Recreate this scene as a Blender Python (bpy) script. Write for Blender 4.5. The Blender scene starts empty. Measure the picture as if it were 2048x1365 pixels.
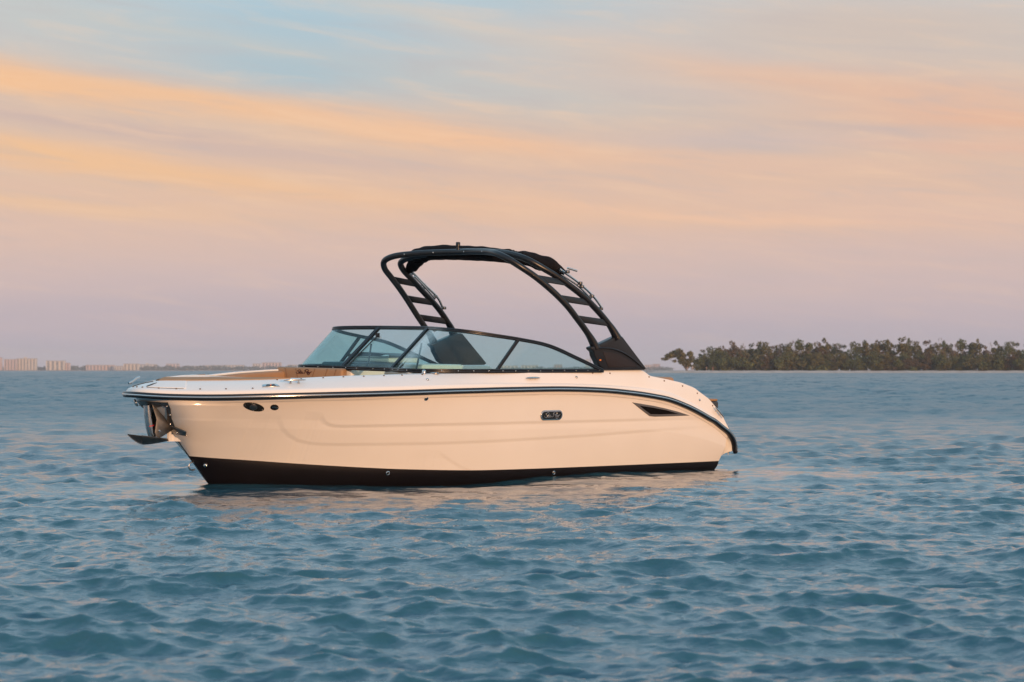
import bpy, bmesh, math, random
import numpy as np
from mathutils import Vector, Matrix

rad = math.radians
scene = bpy.context.scene
COL = scene.collection

# ------------------------------------------------------------------ camera
cam_d = bpy.data.cameras.new('camera')
cam = bpy.data.objects.new('camera', cam_d)
COL.objects.link(cam)
cam.location = (0, 0, 1.05)
cam.rotation_euler = (rad(90), 0, 0)
cam_d.sensor_width = 36.0
cam_d.lens = 70.0
cam_d.shift_y = 0.0286
cam_d.clip_start = 0.05
cam_d.clip_end = 60000
cam_d.dof.use_dof = True
cam_d.dof.focus_distance = 19.3
cam_d.dof.aperture_fstop = 5.0
scene.camera = cam

# ------------------------------------------------------------------ world
SUN_EL, SUN_AZ = 5.0, 145.0          # degrees; azimuth clockwise from +Y


def lin(r, g, b):
    f = lambda c: (c / 255 / 12.92) if c / 255 <= .04045 else ((c / 255 + .055) / 1.055) ** 2.4
    return (f(r), f(g), f(b), 1.0)


world = bpy.data.worlds.new('World')
scene.world = world
world.use_nodes = True
WN, WL = world.node_tree.nodes, world.node_tree.links
WN.clear()


def wm(op, a, b=None, clamp=False):
    n = WN.new('ShaderNodeMath')
    n.operation = op
    n.use_clamp = clamp
    for i, v in enumerate((a, b)):
        if v is None:
            continue
        if isinstance(v, (int, float)):
            n.inputs[i].default_value = v
        else:
            WL.new(v, n.inputs[i])
    return n.outputs[0]


def wmix(fac, a, b):
    n = WN.new('ShaderNodeMix')
    n.data_type = 'RGBA'
    for sock, v in ((n.inputs[0], fac), (n.inputs[6], a), (n.inputs[7], b)):
        if isinstance(v, (int, float)):
            sock.default_value = v
        elif isinstance(v, tuple):
            sock.default_value = v
        else:
            WL.new(v, sock)
    return n.outputs[2]


tc = WN.new('ShaderNodeTexCoord')
sep = WN.new('ShaderNodeSeparateXYZ')
WL.new(tc.outputs['Generated'], sep.inputs[0])
DX, DY, DZ = sep.outputs
sky = WN.new('ShaderNodeTexSky')
sky.sky_type = 'NISHITA'
sky.sun_disc = False
sky.sun_elevation = rad(SUN_EL)
sky.sun_rotation = rad(SUN_AZ)
sky.air_density = 1.0
sky.dust_density = 2.0
sky.ozone_density = 2.0

az = wm('ARCTAN2', DX, DY)
el = wm('ARCSINE', DZ)
azp = wm('MULTIPLY', az, 3982.0)
elp = wm('MULTIPLY', el, 3982.0)
# soft wisps: stretched noise in the cloud deck (direction projected on a plane overhead)
zz = wm('ADD', wm('MAXIMUM', DZ, 0.0), 0.10)
cu = wm('DIVIDE', DX, zz)
cv = wm('DIVIDE', DY, zz)
comb = WN.new('ShaderNodeCombineXYZ')
WL.new(wm('MULTIPLY', wm('ADD', cu, wm('MULTIPLY', cv, -0.30)), 0.42), comb.inputs[0])
WL.new(wm('MULTIPLY', cv, 0.95), comb.inputs[1])
nz = WN.new('ShaderNodeTexNoise')
nz.inputs['Scale'].default_value = 1.0
nz.inputs['Detail'].default_value = 6.0
nz.inputs['Roughness'].default_value = 0.5
nz.inputs['Distortion'].default_value = 0.35
WL.new(comb.outputs[0], nz.inputs['Vector'])
wisp = wm('SUBTRACT', nz.outputs['Fac'], 0.5)
comb2 = WN.new('ShaderNodeCombineXYZ')
WL.new(wm('MULTIPLY', azp, 0.0022), comb2.inputs[0])
WL.new(wm('ADD', wm('MULTIPLY', elp, 0.016), wm('MULTIPLY', azp, 0.0020)), comb2.inputs[1])
nz2 = WN.new('ShaderNodeTexNoise')
nz2.inputs['Scale'].default_value = 1.0
nz2.inputs['Detail'].default_value = 7.0
nz2.inputs['Roughness'].default_value = 0.62
nz2.inputs['Distortion'].default_value = 0.4
WL.new(comb2.outputs[0], nz2.inputs['Vector'])
wisp2 = wm('SUBTRACT', nz2.outputs['Fac'], 0.5)

ramp = WN.new('ShaderNodeValToRGB')
RAMP = [(-0.02, (174, 164, 174)), (0.004, (177, 170, 181)), (0.022, (188, 174, 183)), (0.045, (207, 184, 182)),
        (0.072, (223, 188, 170)), (0.105, (223, 187, 163)), (0.135, (210, 191, 178)), (0.165, (200, 196, 192)),
        (0.20, (196, 216, 228)), (0.32, (202, 231, 247)), (0.6, (184, 220, 243)), (1.0, (140, 184, 216))]
el0, el1 = -0.02, 1.0
cr = ramp.color_ramp
cr.interpolation = 'B_SPLINE'
for i, (e, c) in enumerate(RAMP):
    p = (e - el0) / (el1 - el0)
    s = cr.elements[i] if i < 2 else cr.elements.new(p)
    s.position = p
    s.color = lin(*c)
WL.new(wm('DIVIDE', wm('SUBTRACT', wm('ADD', el, wm('MULTIPLY', wisp, 0.025)), el0), el1 - el0, True), ramp.inputs[0])
col = ramp.outputs[0]
# long thin cloud streaks and the clear gaps between them: centre, half size, slope, colour, weight
HY = 741.0
STREAKS = [
    (560, 50, 420, 90, 0.04, (160, 193, 209), .75),
    (600, 148, 240, 46, 0.06, (156, 190, 206), .70),
    (1080, 15, 260, 40, 0.04, (165, 194, 208), .60),
    (940, 58, 400, 24, 0.19, (208, 199, 189), .65),
    (380, 80, 360, 20, 0.14, (196, 196, 192), .55),
    (240, 20, 300, 18, 0.12, (188, 195, 197), .50),
    (960, 185, 360, 36, 0.10, (190, 194, 194), .60),
    (40, 50, 280, 60, 0.08, (196, 195, 190), .60),
    (1750, 70, 560, 90, 0.03, (209, 189, 176), .85),
    (1380, 120, 300, 24, 0.16, (214, 193, 181), .55),
    (1330, 180, 260, 26, 0.12, (208, 193, 186), .50),
    (-20, 170, 430, 36, 0.13, (246, 191, 142), .95),
    (420, 216, 420, 27, 0.13, (241, 191, 148), .85),
    (930, 276, 400, 24, 0.11, (243, 192, 152), .85),
    (160, 258, 480, 20, 0.12, (204, 177, 168), .80),
    (640, 318, 420, 16, 0.10, (209, 181, 170), .60),
    (-20, 306, 420, 26, 0.12, (244, 192, 142), .90),
    (420, 366, 460, 26, 0.10, (240, 191, 146), .80),
    (80, 362, 420, 12, 0.10, (222, 190, 168), .60),
    (60, 412, 520, 18, 0.06, (237, 193, 154), .65),
    (1080, 420, 700, 30, 0.05, (232, 189, 158), .60),
    (1560, 168, 300, 26, 0.12, (234, 187, 156), .60),
    (1880, 215, 380, 60, 0.05, (233, 183, 153), .60),
    (2000, 262, 260, 22, 0.07, (236, 178, 145), .50),
    (1500, 285, 330, 28, 0.02, (206, 186, 180), .75),
    (1960, 305, 260, 16, 0.05, (231, 184, 160), .60),
    (1720, 262, 200, 10, 0.08, (204, 180, 172), .60),
    (1620, 345, 420, 22, 0.05, (226, 188, 167), .55),
    (1450, 438, 420, 12, 0.06, (240, 195, 164), .70),
    (1750, 400, 400, 10, 0.05, (232, 192, 168), .45),
    (1900, 440, 330, 18, 0.02, (226, 188, 170), .50),
]
for (px, py, w, h, sl, c, amt) in STREAKS:
    dx = wm('SUBTRACT', azp, (px - 1024.0))
    dy = wm('ADD', wm('SUBTRACT', elp, HY - py), wm('MULTIPLY', dx, sl))
    dy = wm('ADD', dy, wm('MULTIPLY', wisp2, 62.0))
    a = wm('DIVIDE', dx, w)
    b = wm('DIVIDE', dy, h)
    q = wm('ADD', wm('MULTIPLY', a, a), wm('MULTIPLY', b, b))
    g = wm('MULTIPLY', wm('POWER', 2.718, wm('MULTIPLY', q, -1.0)), amt)
    col = wmix(g, col, lin(*c))
# fine fibres across the cloud sheet
comb3 = WN.new('ShaderNodeCombineXYZ')
WL.new(wm('MULTIPLY', azp, 0.0034), comb3.inputs[0])
WL.new(wm('ADD', wm('MULTIPLY', elp, 0.030), wm('MULTIPLY', azp, 0.0036)), comb3.inputs[1])
nz3 = WN.new('ShaderNodeTexNoise')
nz3.inputs['Scale'].default_value = 1.0
nz3.inputs['Detail'].default_value = 9.0
nz3.inputs['Roughness'].default_value = 0.6
nz3.inputs['Distortion'].default_value = 0.5
WL.new(comb3.outputs[0], nz3.inputs['Vector'])
low = wm('SUBTRACT', 1.0, wm('MULTIPLY', wm('ABSOLUTE', wm('SUBTRACT', el, 0.12)), 7.0), True)
col = wmix(wm('MULTIPLY', wm('MULTIPLY', wm('SUBTRACT', nz3.outputs['Fac'], 0.52), 2.0, True), low), col, lin(246, 206, 170))
col = wmix(wm('MULTIPLY', wm('MULTIPLY', wm('SUBTRACT', 0.48, nz3.outputs['Fac']), 2.0, True), low), col, lin(190, 178, 178))
# the rest of the cloud deck overhead, pinkish wisps on blue
wf = wm('MULTIPLY', wm('MULTIPLY', wm('ADD', wisp, 0.02), 3.2, True), wm('MULTIPLY', wm('SUBTRACT', el, 0.16), 4.0, True))
col = wmix(wm('MULTIPLY', wf, 0.55), col, lin(205, 180, 172))
# warmer toward the low sun behind the camera
sunv = (math.sin(rad(SUN_AZ)) * math.cos(rad(SUN_EL)), math.cos(rad(SUN_AZ)) * math.cos(rad(SUN_EL)), math.sin(rad(SUN_EL)))
dotp = wm('ADD', wm('ADD', wm('MULTIPLY', DX, sunv[0]), wm('MULTIPLY', DY, sunv[1])), wm('MULTIPLY', DZ, sunv[2]))
glow = wm('POWER', wm('MAXIMUM', dotp, 0.0), 6.0)
col = wmix(wm('MULTIPLY', glow, 0.75), col, (1.05, 0.62, 0.32, 1))
scl = WN.new('ShaderNodeVectorMath')
scl.operation = 'SCALE'
scl.inputs['Scale'].default_value = 10.0
WL.new(col, scl.inputs[0])
veil = wmix(0.90, sky.outputs[0], scl.outputs[0])
bgn = WN.new('ShaderNodeBackground')
bgn.inputs['Strength'].default_value = 0.10
WL.new(veil, bgn.inputs['Color'])
wout = WN.new('ShaderNodeOutputWorld')
WL.new(bgn.outputs[0], wout.inputs['Surface'])

# ------------------------------------------------------------------ sun
sun_d = bpy.data.lights.new('sun', 'SUN')
sun_d.energy = 2.7
sun_d.angle = rad(0.6)
sun_d.color = (1.0, 0.56, 0.30)
sun = bpy.data.objects.new('sun', sun_d)
COL.objects.link(sun)
sun.rotation_euler = Vector(sunv).to_track_quat('Z', 'Y').to_euler()

vs = scene.view_settings
vs.view_transform = 'Standard'
vs.look = 'None'
vs.exposure = 0.15
vs.gamma = 1.0
vs.use_curve_mapping = False
scene.cycles.max_bounces = 10
scene.cycles.transparent_max_bounces = 16
scene.cycles.volume_bounces = 1
scene.cycles.caustics_reflective = False
scene.cycles.caustics_refractive = False
scene.cycles.sample_clamp_indirect = 6.0

# ------------------------------------------------------------------ materials


def mat(name, color, rough=.5, metal=0.0, spec=.5, coat=0.0, noise=0.0, nscale=20.0, bump=0.0, bscale=200.0, sheen=0.0):
    m = bpy.data.materials.new(name)
    m.use_nodes = True
    N, L = m.node_tree.nodes, m.node_tree.links
    p = N['Principled BSDF']
    p.inputs['Base Color'].default_value = (*color, 1)
    p.inputs['Roughness'].default_value = rough
    p.inputs['Metallic'].default_value = metal
    p.inputs['Specular IOR Level'].default_value = spec
    p.inputs['Coat Weight'].default_value = coat
    p.inputs['Coat Roughness'].default_value = .05
    tco = N.new('ShaderNodeTexCoord')
    if noise > 0:
        t = N.new('ShaderNodeTexNoise')
        t.inputs['Scale'].default_value = nscale
        t.inputs['Detail'].default_value = 5
        L.new(tco.outputs['Object'], t.inputs['Vector'])
        mr = N.new('ShaderNodeMapRange')
        mr.inputs['From Min'].default_value = .3
        mr.inputs['From Max'].default_value = .7
        mr.inputs['To Min'].default_value = 1 - noise
        mr.inputs['To Max'].default_value = 1 + noise
        L.new(t.outputs['Fac'], mr.inputs['Value'])
        vm = N.new('ShaderNodeVectorMath')
        vm.operation = 'SCALE'
        vm.inputs[0].default_value = color
        L.new(mr.outputs[0], vm.inputs['Scale'])
        L.new(vm.outputs[0], p.inputs['Base Color'])
    if bump > 0:
        t2 = N.new('ShaderNodeTexNoise')
        t2.inputs['Scale'].default_value = bscale
        t2.inputs['Detail'].default_value = 3
        L.new(tco.outputs['Object'], t2.inputs['Vector'])
        bp = N.new('ShaderNodeBump')
        bp.inputs['Strength'].default_value = bump
        bp.inputs['Distance'].default_value = .004
        L.new(t2.outputs['Fac'], bp.inputs['Height'])
        L.new(bp.outputs[0], p.inputs['Normal'])
    return m


M = dict(
    gel=mat('white_gelcoat', (.78, .74, .68), .14, coat=.5, noise=.018, nscale=2.2),
    deckgel=mat('white_deck_gelcoat', (.80, .78, .75), .28, coat=.2, noise=.015, nscale=3),
    liner=mat('cream_liner', (.72, .68, .60), .35, noise=.02, nscale=4),
    bottom=mat('black_bottom_paint', (.007, .0055, .0075), .5, spec=.3, noise=.15, nscale=6),
    black=mat('black_powder_coat', (.008, .0085, .011), .33, noise=.1, nscale=8),
    blackgloss=mat('black_anodised_frame', (.007, .0075, .010), .28),
    podmat=mat('black_pod_plastic', (.010, .010, .013), .36, noise=.08, nscale=9),
    podface=mat('charcoal_pod_face', (.020, .017, .021), .6, spec=.3),
    vinyl=mat('black_rail_vinyl', (.006, .006, .008), .30),
    steel=mat('stainless_steel', (.62, .60, .58), .13, metal=1.0),
    dullsteel=mat('brushed_steel', (.22, .21, .20), .40, metal=1.0, noise=.1, nscale=30),
    tan=mat('tan_upholstery', (.32, .175, .08), .50, noise=.05, nscale=8, bump=.2, bscale=300),
    pad=mat('tan_foam_deck_pad', (.34, .215, .12), .70, noise=.06, nscale=14, bump=.2, bscale=250),
    canvas=mat('black_canvas', (.009, .007, .008), .9, spec=.2, noise=.2, nscale=12, bump=.5, bscale=60),
    dash=mat('charcoal_dash', (.03, .032, .036), .5),
    lens=mat('dark_lens', (.012, .012, .011), .12),
    grey=mat('grey_vent_frame', (.10, .10, .105), .35),
    brass=mat('bronze_snap', (.18, .11, .07), .35, metal=.6),
    amber=mat('glossy_amber', (.75, .22, .03), .25),
    embroid=mat('dark_brown_thread', (.045, .008, .012), .8),
    letter=mat('silver_script', (.42, .45, .48), .3, metal=.6),
    seam=mat('tan_stitching', (.20, .09, .035), .7),
    red=mat('red_mark', (.5, .02, .02), .4),
)


def glass_mat(name, tint, refl=1.0):
    m = bpy.data.materials.new(name)
    m.use_nodes = True
    N, L = m.node_tree.nodes, m.node_tree.links
    N.clear()
    o = N.new('ShaderNodeOutputMaterial')
    mx = N.new('ShaderNodeMixShader')
    tr = N.new('ShaderNodeBsdfTransparent')
    tr.inputs[0].default_value = (*tint, 1)
    gl = N.new('ShaderNodeBsdfGlossy')
    gl.inputs['Roughness'].default_value = .03
    g = N.new('ShaderNodeNewGeometry')
    dt = N.new('ShaderNodeVectorMath')
    dt.operation = 'DOT_PRODUCT'
    L.new(g.outputs['Normal'], dt.inputs[0])
    L.new(g.outputs['Incoming'], dt.inputs[1])
    last = dt.outputs['Value']
    for op, v in (('ABSOLUTE', None), ('SUBTRACT', 1.0), ('POWER', 5.0), ('MULTIPLY_ADD', None)):
        k = N.new('ShaderNodeMath')
        k.operation = op
        if op == 'SUBTRACT':
            k.inputs[0].default_value = v
            L.new(last, k.inputs[1])
        else:
            L.new(last, k.inputs[0])
            if op == 'MULTIPLY_ADD':
                k.inputs[1].default_value = .90 * refl
                k.inputs[2].default_value = .035 * refl
            elif v is not None:
                k.inputs[1].default_value = v
        last = k.outputs[0]
    L.new(last, mx.inputs[0])
    L.new(tr.outputs[0], mx.inputs[1])
    L.new(gl.outputs[0], mx.inputs[2])
    L.new(mx.outputs[0], o.inputs[0])
    return m


M['glass'] = glass_mat('tinted_glass', (.80, .94, .94))

# ------------------------------------------------------------------ mesh helpers


class MB:
    def __init__(self):
        self.v, self.f, self.n = [], [], 0

    def add(self, V, F):
        V = np.asarray(V, float).reshape(-1, 3)
        self.v.append(V)
        self.f.extend([tuple(int(i) + self.n for i in f) for f in F])
        self.n += len(V)
        return self

    def grid(self, P, close_v=False, close_u=False):
        P = np.asarray(P, float)
        nu, nv = P.shape[:2]
        F = []
        for i in range(nu if close_u else nu - 1):
            for j in range(nv if close_v else nv - 1):
                a, b = i, (i + 1) % nu
                c, d = j, (j + 1) % nv
                F.append((a * nv + c, b * nv + c, b * nv + d, a * nv + d))
        return self.add(P.reshape(-1, 3), F)

    def box(self, lo, hi):
        x0, y0, z0 = lo
        x1, y1, z1 = hi
        V = [(x0, y0, z0), (x1, y0, z0), (x1, y1, z0), (x0, y1, z0), (x0, y0, z1), (x1, y0, z1), (x1, y1, z1), (x0, y1, z1)]
        return self.add(V, [(0, 3, 2, 1), (4, 5, 6, 7), (0, 1, 5, 4), (1, 2, 6, 5), (2, 3, 7, 6), (3, 0, 4, 7)])

    def prism(self, poly, fn, d0, d1):
        """poly: 2D outline; fn(u, v, d) -> 3D point; extruded from depth d0 to d1"""
        n = len(poly)
        V = [fn(u, v, d0) for u, v in poly] + [fn(u, v, d1) for u, v in poly]
        F = [tuple(range(n))[::-1], tuple(range(n, 2 * n))]
        F += [(i, (i + 1) % n, n + (i + 1) % n, n + i) for i in range(n)]
        return self.add(V, F)

    def tube(self, path, r, n=10, cap=True, flat=None):
        P = np.asarray(path, float)
        m = len(P)
        r = np.broadcast_to(np.asarray(r, float), (m,))
        T = np.gradient(P, axis=0)
        T /= np.linalg.norm(T, axis=1)[:, None] + 1e-12
        up = np.array([0, 0, 1.0]) if abs(T[0][2]) < .9 else np.array([1.0, 0, 0])
        nrm = np.cross(T[0], up)
        nrm /= np.linalg.norm(nrm)
        rings = []
        a = np.linspace(0, 2 * np.pi, n, endpoint=False)
        for i in range(m):
            nrm = nrm - T[i] * (nrm @ T[i])
            nrm /= np.linalg.norm(nrm) + 1e-12
            b = np.cross(T[i], nrm)
            sx, sy = flat if flat else (1, 1)
            rings.append(P[i] + r[i] * (sx * np.cos(a)[:, None] * nrm + sy * np.sin(a)[:, None] * b))
        base = self.n
        self.grid(np.array(rings), close_v=True)
        if cap:
            self.f.append(tuple(base + k for k in range(n))[::-1])
            self.f.append(tuple(base + (m - 1) * n + k for k in range(n)))
        return self

    def lathe(self, prof, c, axis, n=20):
        """prof: (radius, height) pairs revolved about axis through c"""
        axis = np.asarray(axis, float)
        axis /= np.linalg.norm(axis)
        up = np.array([0, 0, 1.0]) if abs(axis[2]) < .9 else np.array([1.0, 0, 0])
        e1 = np.cross(axis, up)
        e1 /= np.linalg.norm(e1)
        e2 = np.cross(axis, e1)
        a = np.linspace(0, 2 * np.pi, n, endpoint=False)
        R = [np.asarray(c, float) + h * axis + r * (np.cos(a)[:, None] * e1 + np.sin(a)[:, None] * e2) for r, h in prof]
        base = self.n
        self.grid(np.array(R), close_v=True)
        self.f.append(tuple(base + k for k in range(n)))
        self.f.append(tuple(base + (len(prof) - 1) * n + k for k in range(n))[::-1])
        return self

    def mirror(self):
        V = np.concatenate(self.v).copy()
        F = [f[::-1] for f in self.f]
        V[:, 1] *= -1
        return self.add(V, F)

    def build(self, name, m, parent=None, smooth=True, ang=40, bevel=0, seg=2, recalc=True, weld=True):
        me = bpy.data.meshes.new(name)
        V = np.concatenate(self.v)
        me.from_pydata(V.tolist(), [], self.f)
        if recalc or weld:
            bm = bmesh.new()
            bm.from_mesh(me)
            if weld:
                bmesh.ops.remove_doubles(bm, verts=bm.verts, dist=1e-5)
            if recalc:
                bmesh.ops.recalc_face_normals(bm, faces=bm.faces)
            bm.to_mesh(me)
            bm.free()
        me.materials.append(m)
        if smooth:
            me.shade_smooth()
            if bevel == 0:
                me.set_sharp_from_angle(angle=rad(ang))
        o = bpy.data.objects.new(name, me)
        COL.objects.link(o)
        if parent:
            o.parent = parent
        if bevel:
            bv = o.modifiers.new('bevel', 'BEVEL')
            bv.width = bevel
            bv.segments = seg
            bv.limit_method = 'ANGLE'
            bv.angle_limit = rad(30)
            bv.harden_normals = False
        return o


def tag(o, label=None, cat=None, group=None, kind=None):
    if label:
        o['label'] = label
    if cat:
        o['category'] = cat
    if group:
        o['group'] = group
    if kind:
        o['kind'] = kind
    return o


def empty(name, loc=(0, 0, 0), rot=(0, 0, 0)):
    o = bpy.data.objects.new(name, None)
    o.empty_display_size = .3
    o.location = loc
    o.rotation_euler = rot
    COL.objects.link(o)
    return o


def spline(pts, n):
    """centripetal-ish Catmull-Rom through pts, n samples evenly by length"""
    P = np.asarray(pts, float)
    P = np.vstack([2 * P[0] - P[1], P, 2 * P[-1] - P[-2]])
    out = []
    for i in range(1, len(P) - 2):
        t = np.linspace(0, 1, 24, endpoint=False)[:, None]
        p0, p1, p2, p3 = P[i - 1], P[i], P[i + 1], P[i + 2]
        l0 = max(np.linalg.norm(p1 - p0), 1e-6)
        l1 = max(np.linalg.norm(p2 - p1), 1e-6)
        l2 = max(np.linalg.norm(p3 - p2), 1e-6)
        m1 = ((p1 - p0) / l0 * l1 + (p2 - p1)) * .5
        m2 = ((p2 - p1) + (p3 - p2) / l2 * l1) * .5
        h = lambda a: a
        out.append((2 * t**3 - 3 * t**2 + 1) * p1 + (t**3 - 2 * t**2 + t) * m1 + (-2 * t**3 + 3 * t**2) * p2 + (t**3 - t**2) * m2)
    Q = np.vstack(out + [P[-2][None]])
    s = np.concatenate([[0], np.cumsum(np.linalg.norm(np.diff(Q, axis=0), axis=1))])
    u = np.linspace(0, s[-1], n)
    return np.stack([np.interp(u, s, Q[:, k]) for k in range(Q.shape[1])], 1)


def table(xs, ys, w=.12):
    """smooth function through a table (linear interpolation, gaussian smoothed)"""
    xs, ys = np.asarray(xs, float), np.asarray(ys, float)
    o = np.argsort(xs)
    xs, ys = xs[o], ys[o]
    g = np.linspace(xs[0], xs[-1], 1600)
    y = np.interp(g, xs, ys)
    st = g[1] - g[0]
    k = np.arange(-int(3 * w / st) - 1, int(3 * w / st) + 2) * st
    ker = np.exp(-(k / w) ** 2)
    ker /= ker.sum()
    m = len(k) // 2
    lo = 2 * y[0] - y[1:m + 1][::-1]
    hi = 2 * y[-1] - y[-m - 1:-1][::-1]
    ysm = np.convolve(np.concatenate([lo, y, hi]), ker, 'valid')
    return lambda x: np.interp(x, g, ysm)

# ------------------------------------------------------------------ water
# one sheet: a finely divided sector in front of the camera whose waves are real relief, and a coarse remainder to the horizon


BOAT = Vector((1.434, 22.10, 0.0))
FW = np.array([-math.sqrt(.5), -math.sqrt(.5)])
PT = np.array([math.sqrt(.5), -math.sqrt(.5)])


def build_water():
    rng = np.random.default_rng(11)
    d = [5.2]
    while d[-1] < 6500:
        x = d[-1]
        d.append(x + min(max(x * x / 4180 * .86, .011), .0078 * x if x > 30 else 1e9))
    d = np.array(d)
    A_ = .31
    a = np.linspace(-A_, A_, 960)
    Y = d[:, None] * np.ones_like(a)[None]
    X = (d[:, None] + 7.0) * a[None]
    dd = np.gradient(d)
    X = X.astype(np.float32)
    Y = Y.astype(np.float32)
    H = np.zeros_like(X)
    HX = np.zeros_like(X)
    HYY = np.zeros_like(X)
    near = d < 900
    Xn, Yn = X[near], Y[near]
    cell = dd[near][:, None].astype(np.float32)
    # patches of livelier and calmer water, and the smooth lee along the hull
    lf = .5 + .5 * np.sin(Xn * .31 + 1.3 * np.sin(Yn * .13) + .4) * np.sin(Yn * .27 + 1.1 * np.sin(Xn * .21 + 1.))
    env = (.80 + .40 * lf).astype(np.float32)
    bx = (Xn - BOAT.x) * FW[0] + (Yn - BOAT.y) * FW[1]
    by = (Xn - BOAT.x) * PT[0] + (Yn - BOAT.y) * PT[1]
    lee = np.exp(-(np.clip(np.abs(bx - 3.1) - 2.9, 0, None) / 1.2) ** 2) * np.exp(-(np.clip(by - 1.0, 0, None) / 2.5) ** 2) * np.exp(-(np.clip(-.2 - by, 0, None) / .5) ** 2)
    lee = lee.astype(np.float32)
    n = 205
    open_w = np.clip((Yn - 32) / 70, 0, 1)
    lam = np.exp(np.linspace(math.log(.045), math.log(8.0), n))
    main = rad(78)
    for i in range(n):
        L = lam[i] * rng.uniform(.96, 1.04)
        spread = .62 if L < 1.0 else .45
        th = main + rng.normal(0, spread)
        k = 2 * math.pi / L
        # rms slope per log wavelength: peaks near half a metre
        G_ = lambda c, w_: math.exp(-((math.log(L) - math.log(c)) / w_) ** 2)
        sl = .041 * G_(.22, .80) + .022 * G_(.085, .45) + .0225 * G_(.70, .60) + .0080 * G_(2.6, .6)
        amp = sl / k * 1.15
        kx, ky = k * math.cos(th), k * math.sin(th)
        ph = kx * Xn + ky * Yn + rng.uniform(0, 2 * math.pi)
        fil = np.clip((L / np.maximum(cell, 1e-3) - .9) / 1.2, 0, 1)
        e = amp * env * fil
        if L < 1.1:
            e = e * (1 - .74 * lee)
        else:
            e = e * (1 - .45 * lee)
        if L > .6:
            e = e * (1 + (2.2 if L > 1.6 else 1.0) * open_w)
        s, c = np.sin(ph), np.cos(ph)
        H[near] += e * c
        q = .95
        HX[near] -= q * e * s * math.cos(th)
        HYY[near] -= q * e * s * math.sin(th)
    # slow swell lapping along the hull
    H[near] += -.032 * np.cos(2 * math.pi * (bx - 4.2) / 3.4 + .35 * by) * lee * np.exp(-(np.clip(by - .9, 0, None) / 1.3) ** 2)
    calm = np.zeros_like(H)
    calm[near] = lee
    V = np.stack([X + HX, Y + HYY, H], 2).reshape(-1, 3)
    nu, nv = X.shape
    idx = np.arange(nu * nv).reshape(nu, nv)
    Q = np.stack([idx[:-1, :-1], idx[:-1, 1:], idx[1:, 1:], idx[1:, :-1]], 2).reshape(-1, 4)
    # coarse remainder
    R = 6800.0
    e0 = nu * nv
    n0, n1 = A_ * (d[0] + 7.0) * .9995, A_ * (d[-1] + 7.0)
    ex = [(-R, -280, 0), (R, -280, 0), (n0, d[0], -.01), (-n0, d[0], -.01), (R, d[-1], 0), (-R, d[-1], 0),
          (n1, d[-1], 0), (-n1, d[-1], 0)]
    V = np.vstack([V, np.array(ex)])
    Q2 = [(e0 + 0, e0 + 1, e0 + 2, e0 + 3), (e0 + 1, e0 + 4, e0 + 6, e0 + 2), (e0 + 5, e0 + 0, e0 + 3, e0 + 7)]
    Q = np.vstack([Q, np.array(Q2)])
    me = bpy.data.meshes.new('sea')
    me.vertices.add(len(V))
    me.vertices.foreach_set('co', V.astype(np.float32).ravel())
    me.loops.add(Q.size)
    me.loops.foreach_set('vertex_index', Q.astype(np.int32).ravel())
    me.polygons.add(len(Q))
    me.polygons.foreach_set('loop_start', np.arange(0, Q.size, 4, dtype=np.int32))
    me.update(calc_edges=True)
    at = me.attributes.new('calm', 'FLOAT', 'POINT')
    at.data.foreach_set('value', np.concatenate([calm.ravel(), np.zeros(len(ex))]).astype(np.float32))
    me.shade_smooth()
    m = bpy.data.materials.new('sea_water')
    m.use_nodes = True
    N, Lk = m.node_tree.nodes, m.node_tree.links
    p = N['Principled BSDF']
    p.inputs['Base Color'].default_value = (.022, .100, .140, 1)
    p.inputs['Roughness'].default_value = .06
    p.inputs['IOR'].default_value = 1.52
    geo = N.new('ShaderNodeNewGeometry')

    def noise(scale, detail, stretch=1.0):
        mp = N.new('ShaderNodeMapping')
        mp.inputs['Scale'].default_value = (stretch, 1, 1)
        Lk.new(geo.outputs['Position'], mp.inputs['Vector'])
        t = N.new('ShaderNodeTexNoise')
        t.inputs['Scale'].default_value = scale
        t.inputs['Detail'].default_value = detail
        t.inputs['Roughness'].default_value = .55
        Lk.new(mp.outputs[0], t.inputs['Vector'])
        return t.outputs['Fac']
    b1 = N.new('ShaderNodeBump')
    ca = N.new('ShaderNodeAttribute')
    ca.attribute_name = 'calm'
    cm_ = N.new('ShaderNodeMapRange')
    cm_.inputs['To Min'].default_value = 1.0
    cm_.inputs['To Max'].default_value = .25
    Lk.new(ca.outputs['Fac'], cm_.inputs['Value'])
    Lk.new(cm_.outputs[0], b1.inputs['Strength'])
    b1.inputs['Distance'].default_value = .016
    Lk.new(noise(12.0, 6, .8), b1.inputs['Height'])
    # chop finer than the relief carries far out: the facet normals themselves vary
    def facet(scale, detail):
        mp = N.new('ShaderNodeMapping')
        mp.inputs['Scale'].default_value = (.8, 1, 1)
        Lk.new(geo.outputs['Position'], mp.inputs['Vector'])
        t = N.new('ShaderNodeTexNoise')
        t.inputs['Scale'].default_value = scale
        t.inputs['Detail'].default_value = detail
        t.inputs['Roughness'].default_value = .6
        Lk.new(mp.outputs[0], t.inputs['Vector'])
        v = N.new('ShaderNodeVectorMath')
        v.operation = 'SUBTRACT'
        v.inputs[1].default_value = (.5, .5, .5)
        Lk.new(t.outputs['Color'], v.inputs[0])
        return v.outputs[0]
    cd = N.new('ShaderNodeVectorMath')
    cd.operation = 'DISTANCE'
    cd.inputs[1].default_value = (0, 0, 1)
    Lk.new(geo.outputs['Position'], cd.inputs[0])
    last = b1.outputs[0]
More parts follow.
